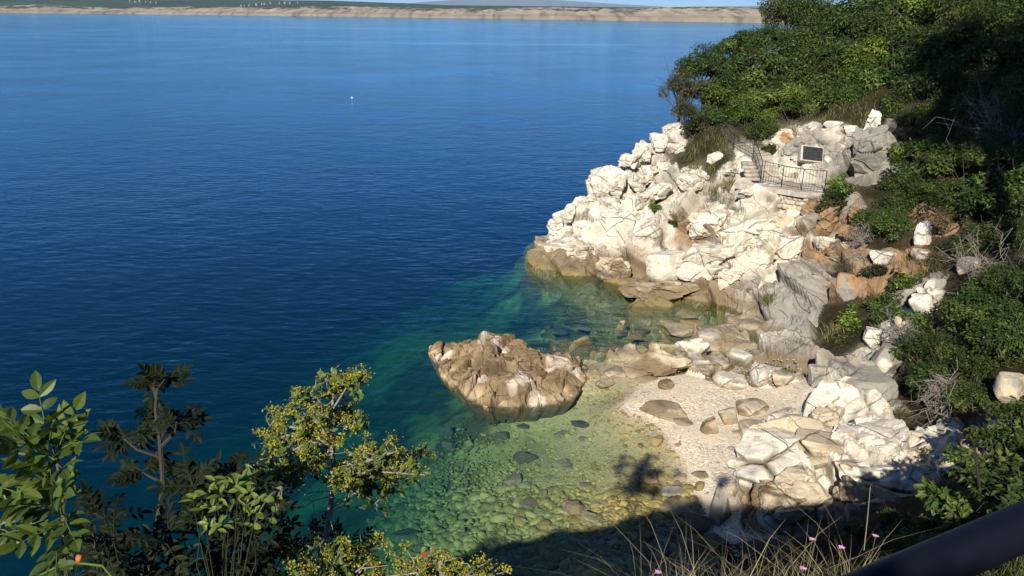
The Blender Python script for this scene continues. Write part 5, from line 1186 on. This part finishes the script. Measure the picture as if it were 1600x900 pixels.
# red tipped sprig
b = Bag(); o0 = pd(640, 960, 3.2); b.tube([o0, pd(655, 895, 3.2), pd(664, 874, 3.2)], [.003, .0025, .0018], 5, (.14, .17, .05))
b.tube([pd(655, 895, 3.2), pd(672, 885, 3.2)], [.002, .0015], 5, (.14, .17, .05))
for u, v in [(664, 872), (669, 868), (661, 869), (673, 884)]: blade(b, pd(u, v, 3.2), np.array([FG.normal() * .5, -.1, 1.0]), np.array([0, -1, .3]), .024, .009, (.35, .05, .03))
tag(b.obj('red_sprig', M_FLOWER, None, False), 'small sprig with red tips at the bottom middle', 'sprig')
# thin dead sapling in front of the shade on the right
b = Bag(); o0 = py(1532, 770, 9.0); G = (.05, .04, .035)
b.tube([o0, py(1527, 735, 9), py(1524, 705, 9), py(1519, 684, 9)], [.022, .018, .014, .006], 6, G)
for p, q in [((1524, 705), (1508, 694)), ((1522, 698), (1532, 684)), ((1526, 728), (1540, 716)), ((1519, 690), (1512, 680))]: b.tube([py(*p, 9), py(*q, 8.9)], [.01, .004], 5, G)
tag(b.obj('dead_sapling', M_FLOWER, None, False), 'thin dark dead sapling with a forked tip before the rubble ledge', 'sapling')

# slope grasses in the foreground
def blades(name, n, urange, vrange, drange, hgt, cols, label, seed, lean=.5, wid=.004, dens=None):
    rng = np.random.default_rng(seed); b = Bag(); k = 0
    while k < n:
        u = rng.uniform(*urange); dp = rng.uniform(*drange); v = rng.uniform(*vrange)
        p = pd(u, v, dp); g = H(p[0], p[1])[0]
        if p[2] < g - .3: k += 1; continue
        h = hgt * rng.uniform(.45, 1.25); 
        base = np.array([p[0], p[1], max(g - .03, p[2] - .6)])
        if dens is not None and not dens(u, v): k += .2; continue
        l = np.array([rng.normal() * lean, rng.normal() * lean * .5]) * h; a = rng.uniform(0, 3.14); w = np.array([math.cos(a), math.sin(a) * .3, 0]) * wid * rng.uniform(.6, 1.3)
        V = []
        for t, s in ((0, 1), (.4, .9), (.75, .6)):
            c = base + np.array([l[0] * t * t, l[1] * t * t, h * t * (1 - .12 * t)]); V += [c - w * s, c + w * s]
        V.append(base + np.array([l[0], l[1], h * .86]))
        b.add(V, [(4, 5, 6)], [(0, 1, 3, 2), (2, 3, 5, 4)], np.array(cols[rng.integers(len(cols))]) * rng.uniform(.65, 1.3)); k += 1
    tag(link(name, b.mesh(name, M_DRY)), label, 'grass', kind='stuff')
blades('slope_grass', 6500, (1010, 1640), (838, 965), (4.4, 7.4), .28, [(.075, .10, .03), (.10, .12, .04), (.14, .13, .06), (.055, .08, .025)], 'green shaded grass covering the slope edge at the bottom right', 71)
blades('dry_stalks', 480, (1000, 1360), (822, 930), (4.4, 6.0), .62, [(.30, .25, .16), (.24, .20, .12), (.36, .30, .19)], 'long pale dry grass stalks leaning at the bottom middle right', 72, .55, .0024)
blades('far_left_grass', 500, (860, 1060), (895, 960), (4.6, 6), .25, [(.10, .11, .04), (.2, .17, .09)], 'thin grass tufts at the bottom edge left of the dry stalks', 73)
def pink(u, v, dp, label, r=.020):
    p = pd(u, v, dp); root = empty('pink_flower', p); tag(root, label, 'flower', 'pink flowers on the slope')
    bf, bs = Bag(), Bag(); n = 15
    for i in range(n):
        a = i * 2.4; rr = r * (.35 + .75 * (i / n)); d = np.array([math.cos(a), math.sin(a) * .8, .35])
        blade(bf, np.zeros(3), d, np.array([0, -.3, 1.0]), rr, .010, np.array((.58, .27, .52)) * FG.uniform(.85, 1.15), .15, (.3, .7, 1, .9))
    bf.obj('petals', M_FLOWER, root); bs.tube([np.zeros(3), np.array([.01, .02, -.15]), np.array([.0, .05, -.45])], [.002, .002, .003], 5, (.12, .15, .05)); bs.obj('stem', M_FLOWER, root)
for u, v, dp, l in [(1269, 843, 4.3, 'pink flower nearest below the massive rough boulder'), (1315, 856, 4.2, 'pink flower in shade second from the left of the slope'), (1368, 838, 4.4, 'pink flower farthest right near the handrail'), (1255, 889, 4.0, 'larger mauve flower at the very bottom edge'), (1028, 895, 4.0, 'faint mauve flower low among the dry stalks')]: pink(u, v, dp, l)
# seed head on a tall stalk
b = Bag(); b.tube([pd(1350, 860, 4.8), pd(1355, 815, 4.8), pd(1360, 760, 4.8)], [.003, .003, .002], 5, (.25, .22, .15)); V, F = ico(2); b.add(V * .011 + pd(1361, 757, 4.8), F, None, (.04, .03, .02))
tag(b.obj('seed_head_stalk', M_FLOWER), 'tall stalk with a dark round seed head before the cracked block', 'stalk')

# ------------------------------------------------------------------ trees around and behind the viewpoint whose shade falls on the cove
def at_ground(x, y, r, kind, label, group, sq=1.0, lift=0.7):
    return tree(0, 0, r, 0, kind, label, 'tree', group, None, sq, (x, y, H(x, y)[0] + r * sq * lift))
# far houses, buoy
def house(u, v, w, D=3900):
    p = np.array([ray(u, 20)[0] / ray(u, 20)[1] * D, D, 0.0]); dr = ray(u, v); p[2] = EYE + np.hypot(p[0], p[1]) * dr[2] / np.hypot(dr[0], dr[1]) - 5
    s = w * FG.uniform(.3, .62) * D / FPX; root = empty('house', p); tag(root, 'tiny white house on the far wooded hillside', 'house', 'white houses on the far hillside')
    b = Bag(); b.box((0, 0, 2), (s * .5, 0, 0), (0, 5, 0), (0, 0, 3.2), (.34, .33, .31)); b.obj('wall', M_FLOWER, root)
    b = Bag(); V = [(-s * .55, -6, 6), (s * .55, -6, 6), (s * .55, 6, 6), (-s * .55, 6, 6), (-s * .55, 0, 9), (s * .55, 0, 9)]
    b.add(V, [(0, 4, 3), (1, 2, 5)], [(0, 1, 5, 4), (2, 3, 4, 5), (0, 3, 2, 1)], (.42, .22, .14)); b.obj('roof', M_FLOWER, root)
for u, v, w in [(q[0] + FG.normal() * 2.5, q[1] + FG.normal() * .5, q[2]) for q in [(206, 1.0, 3.5), (214, 2.0, 3), (222, 1.6, 4), (230, 2.6, 3), (238, 2.2, 3.5), (247, 3.2, 3), (376, 9.4, 4), (384, 8.4, 3), (392, 7.6, 4), (401, 6.6, 4.5), (408, 5.6, 3.5), (414, 6.8, 3.5), (423, 5.0, 3), (436, 4.6, 3), (447, 4.2, 4), (458, 3.6, 3.5), (466, 3.4, 3)]]: house(u, v, w)
bo = pz(550, 153, 0); root = empty('buoy', bo); tag(root, 'tiny white buoy floating far out on the blue sea', 'buoy')
b = Bag(); V, F = ico(3); b.add(V * np.array([.14, .14, .12]) + [0, 0, .06], F, None, (.8, .8, .78)); b.obj('float', M_FLOWER, root, True); b = Bag(); b.tube([(0, 0, .16), (0, 0, .24)], .03, 6, (.7, .7, .7)); b.obj('mooring_eye', M_FLOWER, root)

SHADE = 'trees behind the viewpoint shading the cove'
TANEL = math.tan(SUN_EL); LH = np.array([LIGHT[0], LIGHT[1]]); LH /= np.linalg.norm(LH); EH = np.array([LH[1], -LH[0]])
def shade_tree(e, w, along, r, kind, label, sq=1.0, group=SHADE, cat='tree'):
    """an unseen tree placed where its top meets the sun line e, w"""
    xy = EH * e + LH * along; z = w - TANEL * along
    return tree(0, 0, r, 0, kind, label, cat, group, None, sq, (xy[0], xy[1], z - r * sq * .85))
shade_tree(-5.4, 9.6, -5.5, 1.1, 'dark0', 'pointed dark tree behind the viewpoint whose tip shades the water', 2.0)
for i, (e, w, al, r) in enumerate([(-6.6, 8.4, -5, 1.4), (-4.2, 9.1, -4.5, 1.0), (-3.1, 9.6, -4, 1.0), (-1.9, 10.6, -3.5, .9), (-.7, 11.6, -3.0, .7), (.05, 12.5, -2.0, .28), (.9, 11.4, -3, .7), (2.0, 11.1, -3, .7), (3.0, 11.3, -3, .8), (4.0, 12.5, -3, .9), (5.2, 13.7, -3, 1.1), (6.6, 14.9, -3, 1.4)]):  # the slimmest bush is added in place of the viewer's own shadow
    shade_tree(e, w, al, r, ['dark0', 'oak0', 'dark1'][i % 3], 'leafy bush on the bank behind the viewpoint shading the near slope', group='bushes behind the viewpoint', cat='shrub')
for i, (e, w, al, r) in enumerate([(8.4, 36, 19, 2.6), (10.5, 38, 19, 3.2), (10.0, 33, 20, 2.4), (13.5, 37, 20, 3.4), (8.6, 41, 18, 2.6)]):
    shade_tree(e, w, al, r, ['dark2', 'dark0', 'oak2'][i % 3], 'tall dark tree right of the viewpoint shading the upper wood', 1.5)
